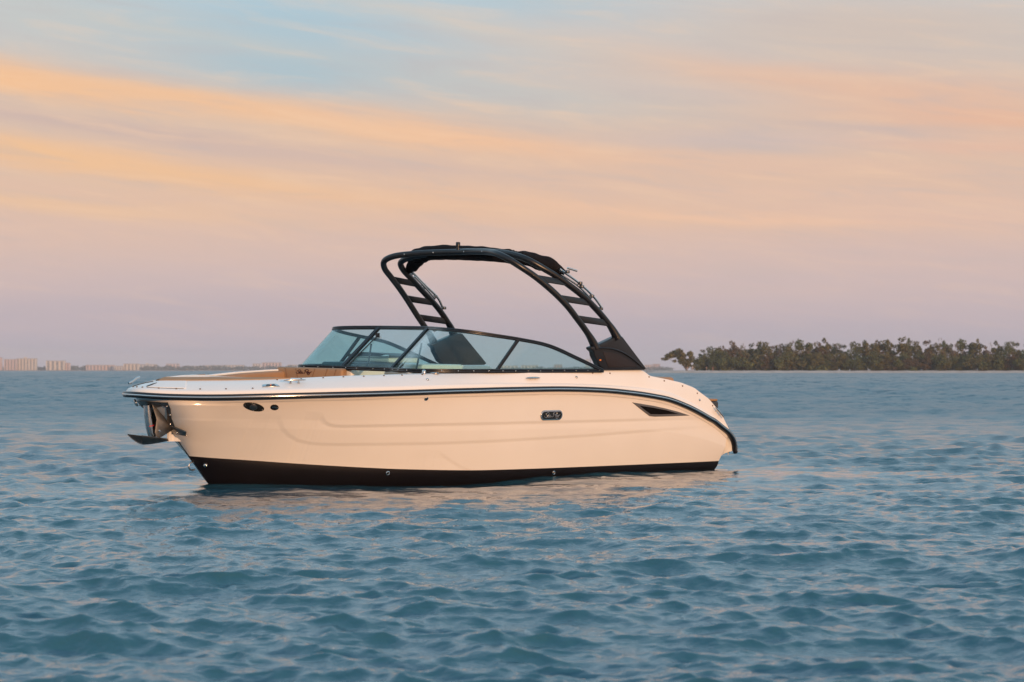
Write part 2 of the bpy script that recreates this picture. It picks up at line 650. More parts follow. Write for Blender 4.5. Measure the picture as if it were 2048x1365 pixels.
    for sc_, det, d0, d1, amp in ((3.2, 6, 21, 55, 1.4), (.8, 4, 40, 120, 1.8), (.16, 4, 80, 300, 2.2)):
        mr = N.new('ShaderNodeMapRange')
        mr.inputs['From Min'].default_value = d0
        mr.inputs['From Max'].default_value = d1
        mr.inputs['To Min'].default_value = 0.0
        mr.inputs['To Max'].default_value = amp
        Lk.new(cd.outputs['Value'], mr.inputs['Value'])
        fl_ = N.new('ShaderNodeVectorMath')
        fl_.operation = 'MULTIPLY'
        fl_.inputs[1].default_value = (1, 1, 0)
        Lk.new(facet(sc_, det), fl_.inputs[0])
        k = N.new('ShaderNodeVectorMath')
        k.operation = 'SCALE'
        Lk.new(fl_.outputs[0], k.inputs[0])
        Lk.new(mr.outputs[0], k.inputs['Scale'])
        a = N.new('ShaderNodeVectorMath')
        a.operation = 'ADD'
        Lk.new(last, a.inputs[0])
        Lk.new(k.outputs[0], a.inputs[1])
        last = a.outputs[0]
    nn_ = N.new('ShaderNodeVectorMath')
    nn_.operation = 'NORMALIZE'
    Lk.new(last, nn_.inputs[0])
    Lk.new(nn_.outputs[0], p.inputs['Normal'])
    # far out a patch of surface holds many unresolved ripples: a rougher reflection
    rg = N.new('ShaderNodeMapRange')
    rg.inputs['From Min'].default_value = 14
    rg.inputs['From Max'].default_value = 50
    rg.inputs['To Min'].default_value = .03
    rg.inputs['To Max'].default_value = .36
    Lk.new(cd.outputs['Value'], rg.inputs['Value'])
    rm = N.new('ShaderNodeMath')
    rm.operation = 'MULTIPLY'
    Lk.new(rg.outputs[0], rm.inputs[0])
    Lk.new(cm_.outputs[0], rm.inputs[1])
    ra = N.new('ShaderNodeMath')
    ra.operation = 'MAXIMUM'
    ra.inputs[1].default_value = .03
    Lk.new(rm.outputs[0], ra.inputs[0])
    Lk.new(ra.outputs[0], p.inputs['Roughness'])
    me.materials.append(m)
    o = bpy.data.objects.new('sea', me)
    COL.objects.link(o)
    tag(o, kind='structure')
    return o


build_water()

# ------------------------------------------------------------------ far shore with its buildings
CITY_D = 4500.0


def X_at(px, d):
    return (px - 1024.0) / 3982.0 * d


def Z_at(py, d):
    return 1.05 + (HY - py) / 3982.0 * d


M['shore'] = mat('far_shore_soil', (.16, .14, .12), .9, noise=.2, nscale=.01)
M['far_leaf'] = mat('far_tree_foliage', (.05, .065, .05), .9, noise=.4, nscale=.05)
mb = MB()
for x0, x1 in ((-330, 640), (980, 1345)):
    mb.box((X_at(x0, CITY_D), CITY_D, -.8), (X_at(x1, CITY_D), CITY_D + 600, 1.2))
tag(mb.build('far_shore', M['shore'], smooth=False), kind='structure')


def leaf_cloud(rng, centers, radii, n, size, flat=.7):
    """n small leaf clump faces spread through ellipsoids"""
    C = np.asarray(centers, float)
    Rr = np.asarray(radii, float)
    vol = Rr.prod(1) ** (1 / 1.5)
    pick = rng.choice(len(C), n, p=vol / vol.sum())
    u = rng.normal(size=(n, 3))
    u /= np.linalg.norm(u, axis=1)[:, None]
    rr = rng.uniform(.25, 1, n) ** .45
    P = C[pick] + u * rr[:, None] * Rr[pick]
    s = size * rng.uniform(.6, 1.4, n)
    t1 = rng.normal(size=(n, 3))
    t1 /= np.linalg.norm(t1, axis=1)[:, None]
    t2 = np.cross(t1, rng.normal(size=(n, 3)))
    t2 /= np.linalg.norm(t2, axis=1)[:, None]
    V = np.stack([P + t1 * s[:, None], P + t2 * s[:, None] * flat, P - t1 * s[:, None] * .9, P - t2 * s[:, None] * flat], 1)
    return V.reshape(-1, 3), np.arange(4 * n).reshape(n, 4)


rng = np.random.default_rng(5)
cs, rs = [], []
for x0, x1 in ((-320, 620), (1000, 1340)):
    px = x0
    while px < x1:
        h = rng.uniform(6, 12) * (1.0 if px < 600 else .75)
        cs.append((X_at(px, CITY_D + 30), CITY_D + 30 + rng.uniform(0, 25), 1.0 + h * .45))
        rs.append((rng.uniform(9, 17), 8, h * .55))
        px += rng.uniform(4, 9)
V, F = leaf_cloud(rng, cs, rs, 14000, 1.9)
mb = MB()
mb.add(V, F)
tag(mb.build('shore_trees', M['far_leaf'], smooth=False, recalc=False, weld=False), kind='stuff')

wallmats = {
    'sand': mat('sand_render', (.60, .52, .44), .8, noise=.05, nscale=.05),
    'rose': mat('rose_render', (.58, .44, .40), .8, noise=.05, nscale=.05),
    'pale': mat('pale_render', (.58, .53, .50), .8, noise=.05, nscale=.05),
    'terracotta': mat('terracotta_render', (.48, .30, .24), .8, noise=.05, nscale=.05),
}
M['farglass'] = mat('far_window_glass', (.09, .10, .12), .25)
M['farroof'] = mat('far_flat_roof', (.26, .24, .23), .8)

BLDG = [  # x0, x1, top, wall, bays, rooftop, label
    (-26, 1, 716, 'rose', 4, False, 'far rosy tower block cut by the edge of the view'),
    (8, 32, 719.5, 'rose', 4, False, 'far hazy rose block beside the broad striped tower'),
    (33, 71, 718, 'sand', 6, True, 'broad far tower block with a small penthouse on its roof'),
    (92, 128, 722.5, 'sand', 4, False, 'far sandy block with four bright columns of balconies'),
    (128.5, 138, 727, 'rose', 2, False, 'low rose annex joined to the sandy far block'),
    (172, 226, 731, 'rose', 8, False, 'long low rose building on the far shore'),
    (229, 243, 733, 'pale', 3, False, 'small pale building between the long low one and the peach one'),
    (247, 276, 728.5, 'sand', 4, False, 'peach coloured far building to the left of a pale one'),
    (279, 312, 729.5, 'pale', 5, True, 'pale far building with a bluish roof box'),
    (332, 358, 728.5, 'rose', 4, False, 'pink square building above the boat bow'),
    (366, 404, 733, 'sand', 6, False, 'low beige row building right of the pink square one'),
    (408, 446, 731.5, 'pale', 6, False, 'pale low far building in the middle of the row behind the bow'),
    (450, 488, 731, 'sand', 6, False, 'beige low far building at the end of the row behind the bow'),
    (505, 521, 728.5, 'pale', 3, False, 'small pale far block left of the wide rosy block by the seat'),
    (524, 562, 726, 'rose', 6, False, 'wide rosy far block above the tan bow seat'),
    (574, 594, 730.5, 'pale', 3, False, 'faint pale far block just left of the windscreen'),
    (1000, 1036, 732, 'sand', 5, False, 'low sandy building seen through the side glass'),
    (1042, 1076, 731.5, 'pale', 5, False, 'low pale building seen through the rear side glass'),
    (1108, 1124, 730, 'terracotta', 3, False, 'small terracotta building seen through the rear side glass'),
    (1171, 1178, 719, 'sand', 2, False, 'slim far block behind the end of the windscreen'),
    (1290, 1304, 730.5, 'rose', 3, False, 'rosy far block just behind the tower base'),
    (1306, 1320, 729, 'terracotta', 3, False, 'terracotta far block between the tower base and the leaning tree'),
]
for i, (x0, x1, top, wm_, bays, pent, lab) in enumerate(BLDG):
    D = CITY_D - 20 + (i % 3) * 14 if x1 < 280 else CITY_D + 120 + (i * 467) % 1500
    xa, xb, zt = X_at(x0, D), X_at(x1, D), Z_at(top, D)
    cx, w = (xa + xb) / 2, xb - xa
    root = empty('apartment_block', (cx, D, 1.0))
    tag(root, lab, 'building', 'buildings on the far shore')
    h = zt - 1.0
    MB().box((-w / 2, 0, 0), (w / 2, 18, h)).build('wall', wallmats[wm_], root, smooth=False)
    MB().box((-w / 2 - .4, -.4, h + .005), (w / 2 + .4, 18.4, h + .9)).build('roof_slab', M['farroof'], root, smooth=False)
    if pent:
        MB().box((-w * .14, 3, h + .91), (w * .02, 10, h + 4.2)).build('penthouse', wallmats['pale'], root, smooth=False)
    bw = w / bays
    floors = max(2, int(h / 3.0))
    for b in range(bays):
        bx = -w / 2 + bw * (b + .5)
        m2 = MB()
        for fl in range(floors):
            z0 = 1.0 + fl * (h - 1.2) / floors
            m2.box((bx - bw * .22, -.12, z0), (bx + bw * .22, .3, z0 + (h - 1.2) / floors * .72))
        m2.build('window_column', M['farglass'], root, smooth=False)
        MB().box((bx + bw * .30, -1.3, .4), (bx + bw * .44, -.003, h - .4)).build('balcony_fin', wallmats[wm_], root, smooth=False)
mastr = empty('radio_mast', (X_at(1180.5, CITY_D), CITY_D - 10, 1.0))
tag(mastr, 'thin hazy mast on the far shore behind the windscreen end', 'mast')
hm = Z_at(705, CITY_D) - 1
MB().tube([(0, 0, 0), (0, 0, hm * .6), (0, 0, hm)], [1.5, 1.2, .8], 8).build('pole', M['farroof'], mastr)
MB().box((-3, -3, .0), (3, 3, 3)).build('base', M['farroof'], mastr, smooth=False)

# ------------------------------------------------------------------ island
ISL = 800.0
M['sand'] = mat('pale_beach_sand', (.50, .40, .34), .95, noise=.22, nscale=.25)
M['bark'] = mat('grey_brown_bark', (.10, .075, .055), .9, noise=.2, nscale=3)
mb = MB()
xs = np.linspace(X_at(1275, ISL), 420, 120)
prof = [(0, -.5), (1.0, 0.02), (5, .40), (9, .80), (14, .95), (30, 1.0), (160, .95), (175, -.5)]
r5 = np.random.default_rng(3)
P = []
for i, x in enumerate(xs):
    f = min(1, max(.0, (x - xs[0]) / 14))
    wob = 1.6 * math.sin(x * .045) + .8 * math.sin(x * .13 + 1)
    P.append([(x, ISL + dy * (f if dy > 14 else 1) + wob * (1 if dy < 20 else 0), (z if z < 0 else z * (.25 + .75 * f) + (.08 * math.sin(x * .7 + dy) if dy > 3 else 0))) for dy, z in prof])
mb.grid(P)
tag(mb.build('beach', M['sand']), kind='structure')


def leaf_mat(name, c1, c2):
    m = bpy.data.materials.new(name)
    m.use_nodes = True
    N, L = m.node_tree.nodes, m.node_tree.links
    p = N['Principled BSDF']
    p.inputs['Roughness'].default_value = .75
    p.inputs['Specular IOR Level'].default_value = .2
    g = N.new('ShaderNodeNewGeometry')
    t = N.new('ShaderNodeTexNoise')
    t.inputs['Scale'].default_value = .45
    t.inputs['Detail'].default_value = 3
    L.new(g.outputs['Position'], t.inputs['Vector'])
    a = N.new('ShaderNodeMath')
    a.operation = 'ADD'
    L.new(t.outputs['Fac'], a.inputs[0])
    mul = N.new('ShaderNodeMath')
    mul.operation = 'MULTIPLY_ADD'
    mul.inputs[1].default_value = .5
    mul.inputs[2].default_value = -.25
    L.new(g.outputs['Random Per Island'], mul.inputs[0])
    L.new(mul.outputs[0], a.inputs[1])
    mr = N.new('ShaderNodeMapRange')
    mr.inputs['From Min'].default_value = .3
    mr.inputs['From Max'].default_value = .75
    L.new(a.outputs[0], mr.inputs['Value'])
    mx = N.new('ShaderNodeMix')
    mx.data_type = 'RGBA'
    mx.inputs[6].default_value = (*c1, 1)
    mx.inputs[7].default_value = (*c2, 1)
    L.new(mr.outputs[0], mx.inputs[0])
    L.new(mx.outputs[2], p.inputs['Base Color'])
    return m


LEAF = [leaf_mat('olive_foliage', (.086, .074, .024), (.165, .142, .046)),
        leaf_mat('green_foliage', (.070, .076, .026), (.128, .136, .044)),
        leaf_mat('rusty_foliage', (.090, .062, .030), (.145, .096, .046))]
M['twig'] = mat('grey_bare_twigs', (.17, .13, .115), .9)


def trunk_mb(rng, h, lean, spread, nb, r0=.22):
    m = MB()
    top = np.array([lean, 0, h * .62])
    p0 = np.array([0, 0, -.2])
    path = spline([p0, p0 * .5 + top * .45 + np.array([rng.normal(0, .2), rng.normal(0, .2), 0]), top], 6)
    m.tube(path, np.linspace(r0, r0 * .45, 6), 6)
    tips = []
    for k in range(nb):
        t = rng.uniform(.35, 1)
        b0 = path[min(5, int(t * 5))]
        ang = rng.uniform(0, 2 * np.pi)
        e = b0 + np.array([math.cos(ang) * spread * rng.uniform(.4, 1), math.sin(ang) * spread * rng.uniform(.3, .8), rng.uniform(.15, .42) * h])
        mid = (b0 + e) / 2 + np.array([0, 0, -.1 * h * rng.uniform(0, 1)])
        m.tube(spline([b0, mid, e], 5), np.linspace(r0 * .45, r0 * .12, 5), 5)
        tips.append(e)
    return m, tips


def make_tree_meshes(seed, h, spread, n, lean=0.0, dense=True):
    rng = np.random.default_rng(seed)
    tm, tips = trunk_mb(rng, h, lean, spread, 7 if dense else 9)
    C, R = [], []
    for e in tips:
        C.append(e)
        s = rng.uniform(.5, 1.0) * spread * .55
        R.append((s, s, s * rng.uniform(.55, .9)))
    if dense:
        for k in range(11):
            C.append((lean * .6 + rng.normal(0, spread * .45), rng.normal(0, spread * .4), h * rng.uniform(.12, .72)))
            s = spread * rng.uniform(.35, .65)
            R.append((s, s, s * .8))
    for k in range(2 if dense else 1):
        C.append((lean + rng.normal(0, spread * .35), rng.normal(0, .5), h * rng.uniform(.85, .98)))
        s = spread * rng.uniform(.18, .34)
        R.append((s, s, h * .09))
    V, F = leaf_cloud(rng, C, R, n, .29)
    cm = MB()
    cm.add(V, F)
    return tm, cm


PROTO = []
for k in range(9):
    tm, cm = make_tree_meshes(40 + k, 9.0, [2.4, 3.0, 2.1, 3.4, 2.7][k % 5], 1700, lean=[.3, -.4, 0, .8, -.7][k % 5])
    to = tm.build('trunk', M['bark'], None, ang=60)
    co = cm.build('crown', LEAF[0], None, smooth=False, recalc=False, weld=False)
    PROTO.append((to.data, [co.data.copy() for _ in range(3)]))
    for j, md in enumerate(PROTO[-1][1]):
        md.materials.clear()
        md.materials.append(LEAF[j])
    bpy.data.objects.remove(to)
    bpy.data.objects.remove(co)


def ground_z(y):
    return 1.3 if y > ISL + 10 else .8


def tree(px, dy, top, proto, leaf, label, width=1.0, group='mangrove trees along the beach', flip=1, base=None):
    y = ISL + dy
    root = empty('mangrove_tree', (X_at(px, y), y, .9))
    h = Z_at(top, y) - .9
    s = h / 9.0
    root.scale = (s * width * flip, s * width, s)
    tag(root, label, 'tree', group)
    for nm, md in (('trunk', PROTO[proto][0]), ('crown', PROTO[proto][1][leaf])):
        o = bpy.data.objects.new(nm, md)
        COL.objects.link(o)
        o.parent = root
    return root


TL = 'olive mangrove tree in the dense row behind the pale beach'
# skyline of the wood, read along the island: (x, top)
SKY = [(1408, 699), (1424, 692), (1438, 696), (1452, 683), (1470, 696), (1486, 693), (1500, 688), (1518, 687), (1533, 683), (1545, 692),
       (1562, 688), (1578, 690), (1592, 686), (1608, 677), (1625, 686), (1640, 684), (1652, 680), (1668, 686), (1690, 690), (1710, 684),
       (1728, 679), (1745, 682), (1762, 676), (1778, 682), (1800, 676), (1815, 678), (1835, 683), (1852, 682), (1870, 685), (1890, 680),
       (1912, 688), (1934, 674), (1950, 681), (1972, 690), (1995, 685), (2015, 684), (2036, 685), (2060, 683), (2084, 681), (2110, 685)]
r7 = np.random.default_rng(21)
SPECIAL = {1470: 'rusty leaved tree right of the tall open crowned mangrove', 1500: 'olive tree topping the skyline just right of a bare grey tree',
           1533: 'pointed olive treetop left of the slender bare tree', 1592: 'olive tree under the tallest bare grey tree', 1625: 'olive tree just right of the tall dark tree',
           1652: 'narrow high treetop left of the bare twiggy tree', 1690: 'low treetop in the dip of the skyline right of the bare twiggy tree',
           1728: 'rounded treetop left of the drooping shaggy crown', 1778: 'treetop tucked against the right of the drooping shaggy crown',
           1870: 'treetop left of the wide bare grey tree', 1912: 'low crown between the two bare trees and the darkest tall tree',
           1950: 'crown leaning on the right of the darkest tall tree', 1972: 'low crown beside the last bare tree of the wood',
           2036: 'tree in the wood cut off by the edge of the view',
           1452: 'tall thin mangrove with sky showing through its open crown', 1608: 'tall dark tree rising above the wood near its bare twigs',
           1762: 'tree with a drooping shaggy crown on the skyline of the wood', 1934: 'darkest tall tree standing out of the skyline of the wood',
           1408: 'mangrove with a yellowish crown, first of the dense wood beside the lone leaning tree',
           1424: 'second mangrove of the dense wood, just right of the yellowish one'}
for i, (px, top) in enumerate(SKY):
    lab = SPECIAL.get(px, TL)
    tree(px, r7.uniform(24, 34), top + r7.uniform(0, 3), i % 9, [0, 1, 0, 2, 0, 1][i % 6], lab, width=r7.uniform(.75, 1.0), flip=1 if i % 2 else -1)
# lower front row that fills the wood down to the sand
px = 1395
i = 0
while px < 2110:
    tree(px, r7.uniform(15, 21), r7.uniform(703, 716), (i * 4 + 1) % 9, int(r7.choice([0, 0, 1, 1, 2])),
         'lower bushy mangrove at the sand edge of the wood', width=r7.uniform(1.15, 1.6), flip=1 if i % 2 else -1, group='low mangroves at the sand edge')
    px += r7.uniform(11, 17)
    i += 1
# the lone leaning tree at the tip of the island: umbrella crown reaching out over the water
rl = np.random.default_rng(77)
yl = ISL + 15
root = empty('mangrove_tree', (X_at(1373, yl), yl, .75))
tag(root, 'lone mangrove leaning out over the water at the tip of the island', 'tree', 'mangrove trees along the beach')
sc_ = yl / 3982.0
pt = lambda px, py: np.array([(px - 1373) * sc_, 0, (742 - py) * sc_])
tm = MB()
tm.tube(spline([pt(1374, 742), pt(1369, 733), pt(1362, 722), pt(1352, 713)], 8), np.linspace(.35, .15, 8), 7)
tm.tube(spline([pt(1372, 737), pt(1378, 726), pt(1382, 714)], 6), np.linspace(.28, .1, 6), 6)
tm.tube(spline([pt(1362, 722), pt(1350, 722), pt(1336, 718)], 6), np.linspace(.18, .06, 6), 6)
tm.tube(spline([pt(1364, 726), pt(1362, 712), pt(1360, 704)], 6), np.linspace(.2, .08, 6), 6)
tm.build('trunk', M['bark'], root, ang=60)
C, R = [], []
for (px, py, w, h) in [(1330, 718, 8, 3), (1339, 712, 10, 5), (1350, 708, 12, 7), (1358, 702, 8, 5), (1362, 712, 11, 8), (1349, 722, 5, 2.5),
                       (1366, 722, 10, 8), (1374, 730, 9, 7), (1380, 708, 7, 6), (1383, 716, 6, 6), (1378, 722, 7, 5), (1386, 734, 4, 5)]:
    p = pt(px, py)
    C.append((p[0], rl.normal(0, .6), p[2]))
    R.append((w * sc_, w * sc_ * .8, h * sc_))
V, F = leaf_cloud(rl, C, R, 2600, .38)
cm = MB()
cm.add(V, F)
cm.build('crown', LEAF[0], root, smooth=False, recalc=False, weld=False)
# bare dead trees
def snag(px, dy, top, seed, label, sp=1.0):
    rng = np.random.default_rng(seed)
    y = ISL + dy
    root = empty('bare_tree', (X_at(px, y), y, .9))
    tag(root, label, 'tree', 'bare trees in the wood')
    h = Z_at(top, y) - .9
    m, tips = trunk_mb(rng, h, rng.normal(0, .5), 1.6 * sp, 10, .14)
    m.build('trunk', M['twig'], root, ang=60)
    m = MB()
    for e in tips:
        for k in range(6):
            d = np.array([rng.normal(0, .5), rng.normal(0, .5), rng.uniform(.3, 1.3)])
            m.tube([e - d * .2, e + d * .5, e + d], [.05, .04, .02], 3)
    tag(m.build('twig', M['twig'], root, ang=60), kind='stuff')


for px, dy, top, sd, lab, sp in [(1590, 27, 669, 1, 'tallest bare grey tree sticking out of the wood', 1.0), (1484, 26, 684, 2, 'bare grey tree near the open crowned mangrove', .8),
                                 (1556, 26, 682, 3, 'slender bare tree left of the tallest bare one', .7), (1676, 28, 681, 4, 'bare twiggy tree in a dip of the skyline', 1.1),
                                 (1888, 30, 674, 5, 'wide bare grey tree left of the darkest tall tree', 1.5), (1904, 30, 676, 6, 'second bare grey tree touching the wide one', 1.3),
                                 (1976, 28, 681, 7, 'bare tree just right of the darkest tall tree', 1.0), (1620, 26, 682, 8, 'thin bare tree right of the tallest bare one', .7)]:
    snag(px, dy, top, sd, lab, sp)
# undergrowth
cs, rs = [], []
x = X_at(1398, ISL + 22)
while x < 245:
    cs.append((x, ISL + 22 + r7.uniform(-9, 20), .9 + r7.uniform(-.2, 4.0)))
    rs.append((2.2, 2.2, r7.uniform(1.0, 2.6)))
    x += r7.uniform(.35, 1.2)
V, F = leaf_cloud(r7, cs, rs, 42000, .42)
mb = MB()
mb.add(V, F)
tag(mb.build('undergrowth', LEAF[1], smooth=False, recalc=False, weld=False), kind='stuff')


# ------------------------------------------------------------------ people on the beach (about eight pixels tall)
def person(px, dy, height, top_c, leg_c, label, seed, stride=.12):
    y = ISL + dy
    root = empty('person', (X_at(px, y), y, .55 + (dy - 5) * .14))
    tag(root, label, 'person', 'people on the beach')
    root.rotation_euler = (0, 0, seed * 1.3)
    s = height / 1.72
    P = [(0, 0, .94), (0, 0, 1.18), (0, 0, 1.42), (0, 0, 1.52), (0, .02, 1.64),
         (.10, 0, .90), (.11, stride, .50), (.11, stride * .9, .06), (.11, stride * .9 + .16, .03),
         (-.10, 0, .90), (-.11, -stride, .50), (-.11, -stride * 1.4, .06), (-.11, -stride * 1.4 + .16, .03),
         (.19, 0, 1.40), (.25, -.06, 1.14), (.25, .08, .90), (-.19, 0, 1.40), (-.25, .05, 1.14), (-.24, .12, .90)]
    E = [(0, 1), (1, 2), (2, 3), (3, 4), (0, 5), (5, 6), (6, 7), (7, 8), (0, 9), (9, 10), (10, 11), (11, 12),
         (2, 13), (13, 14), (14, 15), (2, 16), (16, 17), (17, 18)]
    Rd = [.14, .13, .15, .055, .105, .09, .065, .045, .035, .09, .065, .045, .035, .055, .042, .03, .055, .042, .03]
    me = bpy.data.meshes.new('person_body')
    me.from_pydata([tuple(c * s for c in p) for p in P], E, [])
    o = bpy.data.objects.new('body', me)
    COL.objects.link(o)
    sk = o.modifiers.new('skin', 'SKIN')
    for v, r in zip(me.skin_vertices[0].data, Rd):
        v.radius = (r * s, r * s)
    me.skin_vertices[0].data[0].use_root = True
    sk.use_smooth_shade = True
    sb = o.modifiers.new('smooth', 'SUBSURF')
    sb.levels = sb.render_levels = 1
    skin = mat('skin', (.42, .26, .19), .6)
    me.materials.append(skin)
    o.parent = root
    # clothes as close shells over torso and hips
    m = MB()
    m.lathe([(.11 * s, 0), (.175 * s, .02 * s), (.165 * s, .25 * s), (.20 * s, .45 * s), (.07 * s, .52 * s)], (0, 0, .97 * s), (0, 0, 1), 10)
    m.build('shirt', mat('cloth', top_c, .9), root)
    m = MB()
    m.lathe([(.10 * s, 0), (.17 * s, .01 * s), (.18 * s, .16 * s), (.165 * s, .24 * s)], (0, 0, .76 * s), (0, 0, 1), 10)
    m.build('shorts', mat('cloth', leg_c, .9), root)
    m = MB()
    m.lathe([(.03 * s, .0), (.105 * s, .03 * s), (.112 * s, .10 * s), (.06 * s, .15 * s)], (0, -.01, 1.63 * s), (0, 0, 1), 10)
    m.build('hair', mat('hair', (.06, .04, .03), .8), root)


person(1375, 7, 1.70, (.45, .25, .16), (.2, .13, .10), 'bare skinned person standing on the sand under the lone leaning tree', 1)
person(1385, 8, 1.80, (.72, .62, .60), (.35, .30, .30), 'person in a pale top standing right of the lone leaning tree', 2)
person(1413, 8, 1.60, (.32, .22, .18), (.2, .16, .14), 'person in a dull brown top on the beach at the start of the wood', 3)
person(1425.5, 7, 1.72, (.50, .16, .10), (.10, .14, .11), 'person in a reddish top walking in front of the wood', 4)

# ------------------------------------------------------------------ the motorboat
boat = empty('motorboat', BOAT, (rad(-1.4), 0, rad(225)))
tag(boat, 'white bowrider motorboat with black bottom and a folded black canvas on its arch tower', 'motorboat')

XT, BH = 6.73, 1.27


def yp(x):
    """half breadth of the rub rail in plan"""
    x = np.asarray(x, float)
    u = np.clip((x - 3.2) / (XT - 3.2), 0, 1)
    f = BH * (1 - u ** 2.3) ** .72
    dx = np.clip(XT - x, 0, None)
    f = (f ** 4 + (np.sqrt(.60 * dx) * np.exp(-dx / .5)) ** 4) ** .25
    a = np.clip((3.2 - x) / 3.4, 0, 2)
    return np.where(x > 3.2, f, BH - .10 * a ** 2)


def yc(x):
    x = np.asarray(x, float)
    return np.where(x > 3., 1.13 * (1 - np.clip((x - 3.) / (6.12 - 3.), 0, 1) ** 2) ** .8, 1.13 - .03 * ((3 - x) / 3) ** 2)


zr = table([6.80, 6.763, 6.67, 6.537, 6.357, 6.147, 6.01, 5.80, 5.577, 5.34, 4.867, 4.089, 3.4, 2.695, 2.3, 1.908, 1.45, .984, .594, .204, -.061, -.161, -.19],
           [.846, .840, .831, .827, .826, .829, .835, .842, .849, .856, .868, .888, .898, .902, .895, .879, .842, .786, .683, .544, .413, .33, .29], .15)
zc = table([6.12, 6.0, 5.714, 5.324, 4.895, 4.523, 4.012, 3.617, 2.634, 1.529, .487, -.05], [.285, .274, .255, .223, .193, .169, .147, .134, .123, .115, .108, .106], .15)
zk = table([6.12, 6.02, 5.875, 5.6, 5.0, 4.0, 2, -.05], [.285, .183, 0.0, -.2, -.36, -.43, -.45, -.45], .03)


def normal_plan(x):
    x = np.asarray(x, float)
    e = 1e-3
    xa, xb = np.minimum(x, XT - 2e-3) - e, np.minimum(x, XT - 2e-3) + e
    s = (yp(xb) - yp(xa)) / (2 * e)
    n = np.stack([-s, np.ones_like(s)], -1)
    n /= np.linalg.norm(n, axis=-1)[..., None]
    n[x > XT - 1e-3] = (1, 0)
    return n


def zst(v):
    return .285 + v * (float(zr(XT)) - .285)


def xstem(z):
    return np.interp(z, [.20, .285, .39, .49, .64, .77, .815, .838, .85], [6.03, 6.115, 6.205, 6.288, 6.420, 6.560, 6.605, 6.66, 6.715])


LINE1 = (np.array([-1, 2.16, 3.15, 4.10, 4.74, 5.06, 5.14, 5.19, 5.235, 5.27, 5.30, 5.34, 5.43]), np.array([.588, .588, .591, .589, .584, .580, .584, .596, .624, .673, .76, 1.2, 4]))
LINE2 = (np.array([-1, 0.2, 1.2, 2.16, 3.35, 4.10, 4.72, 5.04, 5.18, 5.29, 5.40, 5.49, 5.56, 5.61, 5.65, 5.71, 5.83]), np.array([.52, .50, .475, .446, .424, .413, .413, .413, .416, .425, .451, .499, .562, .645, .76, 1.2, 4]))
LINE3 = (np.array([-1, 3.4, 3.55, 3.66, 3.80, 3.92, 4.02, 4.1, 4.2, 4.4]), np.array([.10, .10, .115, .14, .19, .25, .31, .40, .9, 4]))


def relief(x, z):
    out = np.zeros_like(x)
    for (lx, lz), A, fade, zmax in ((LINE1, .012, .10, .70), (LINE2, .008, .15, .68), (LINE3, .005, .12, .34)):
        zl = np.interp(x, lx, lz)
        sl = np.interp(x + .01, lx, lz) - np.interp(x - .01, lx, lz)
        d = (z - zl) / np.sqrt(1 + (sl / .02) ** 2)
        soft = np.clip((zmax - z) / .08, 0, 1)
        aft = np.clip((x + .05) / 1.6, .15, 1)
        o = np.where(d < 0, -A * np.clip(-d / .028, 0, 1) * np.exp(-np.clip(-d, 0, 9) / fade), 0)
        # merge smoothly into the forebody
        out += o * soft * aft
    return out


NU, NV = 460, 120
s = np.linspace(0, 1, NU)
u = 1 - (1 - s) ** 1.7
v = np.concatenate([np.linspace(0, .93, NV - 22), np.linspace(.93, 1, 23)[1:]])
U, VV = np.meshgrid(u, v, indexing='ij')
xst = xstem(zst(VV))
xtr = -.07 * VV
XX = xtr + U * (xst - xtr)
# each level line borrows its plan shape from the paint line and the rail, stretched to its own stem
def at_c(U):
    return yc(-.0 + U * 6.115)
def at_s(U):
    return yp(-.08 + U * (XT + .08))
w = VV ** (1 + .25 * np.clip((U - .45) / .4, 0, 1))
YY = at_c(U) * (1 - w) + at_s(U) * w
# blunt, rounded stem
DXs = (1 - U) * 6.3
YY = (YY ** 4 + (np.sqrt(2 * np.interp(VV, [0, .25, .6, .85, 1], [.04, .24, .62, .72, .34]) * DXs) * np.exp(-DXs / (.14 + .42 * VV))) ** 4) ** .25
ZZ = zc(np.clip(XX, -.05, 6.12)) * (1 - VV) + zr(np.clip(XX, -.19, 6.82)) * VV
fore = np.clip((XX - 6.05) / .3, 0, 1)
ZZ = ZZ * (1 - fore) + (zst(VV) * fore)
bulge = .018 * np.sin(np.pi * VV) * np.clip(1 - U, 0, 1)
nb = np.clip((1 - U) * 25, 0, 1)
YY = YY + bulge + relief(XX, ZZ) * nb
# moulded flange under the rail
fl = np.clip((ZZ - (zr(np.clip(XX, -.19, 6.82)) - .055)) / .004, 0, 1)
YY = YY + (.010 * fl - .028 * np.clip((VV - .5) / .5, 0, 1)) * np.clip((1 - U) * 12, 0, 1)
YY = np.maximum(YY, 0)
hull = MB()
hull.grid(np.stack([XX, YY, ZZ], 2))
hull.mirror()
hull_o = hull.build('hull', M['gel'], boat, ang=50)

# bottom below the paint line
nb_u, nb_v = 200, 22
xb = 6.115 * (1 - (1 - np.linspace(0, 1, nb_u)) ** 1.5)
tt = np.linspace(0, 1, nb_v)
XB, TT = np.meshgrid(xb, tt, indexing='ij')
YB = yc(XB) * (1 - TT ** 1.7)
ZB = zc(XB) + (np.minimum(zk(XB), zc(XB)) - zc(XB)) * TT
bot = MB()
bot.grid(np.stack([XB, YB + .0005, ZB], 2))
bot.mirror()
bot.build('hull_bottom', M['bottom'], boat, ang=50)
# transom
sec = [(XX[0, j], YY[0, j], ZZ[0, j]) for j in range(0, NV, 6)] + [(XX[0, -1], YY[0, -1], ZZ[0, -1])]
secb = [(0, YB[0, j], ZB[0, j]) for j in range(nb_v)]
half = secb[::-1] + sec
T = MB()
T.grid(np.array([half, [(x, -y, z) for x, y, z in half]]))
T.build('transom', M['gel'], boat, ang=50)

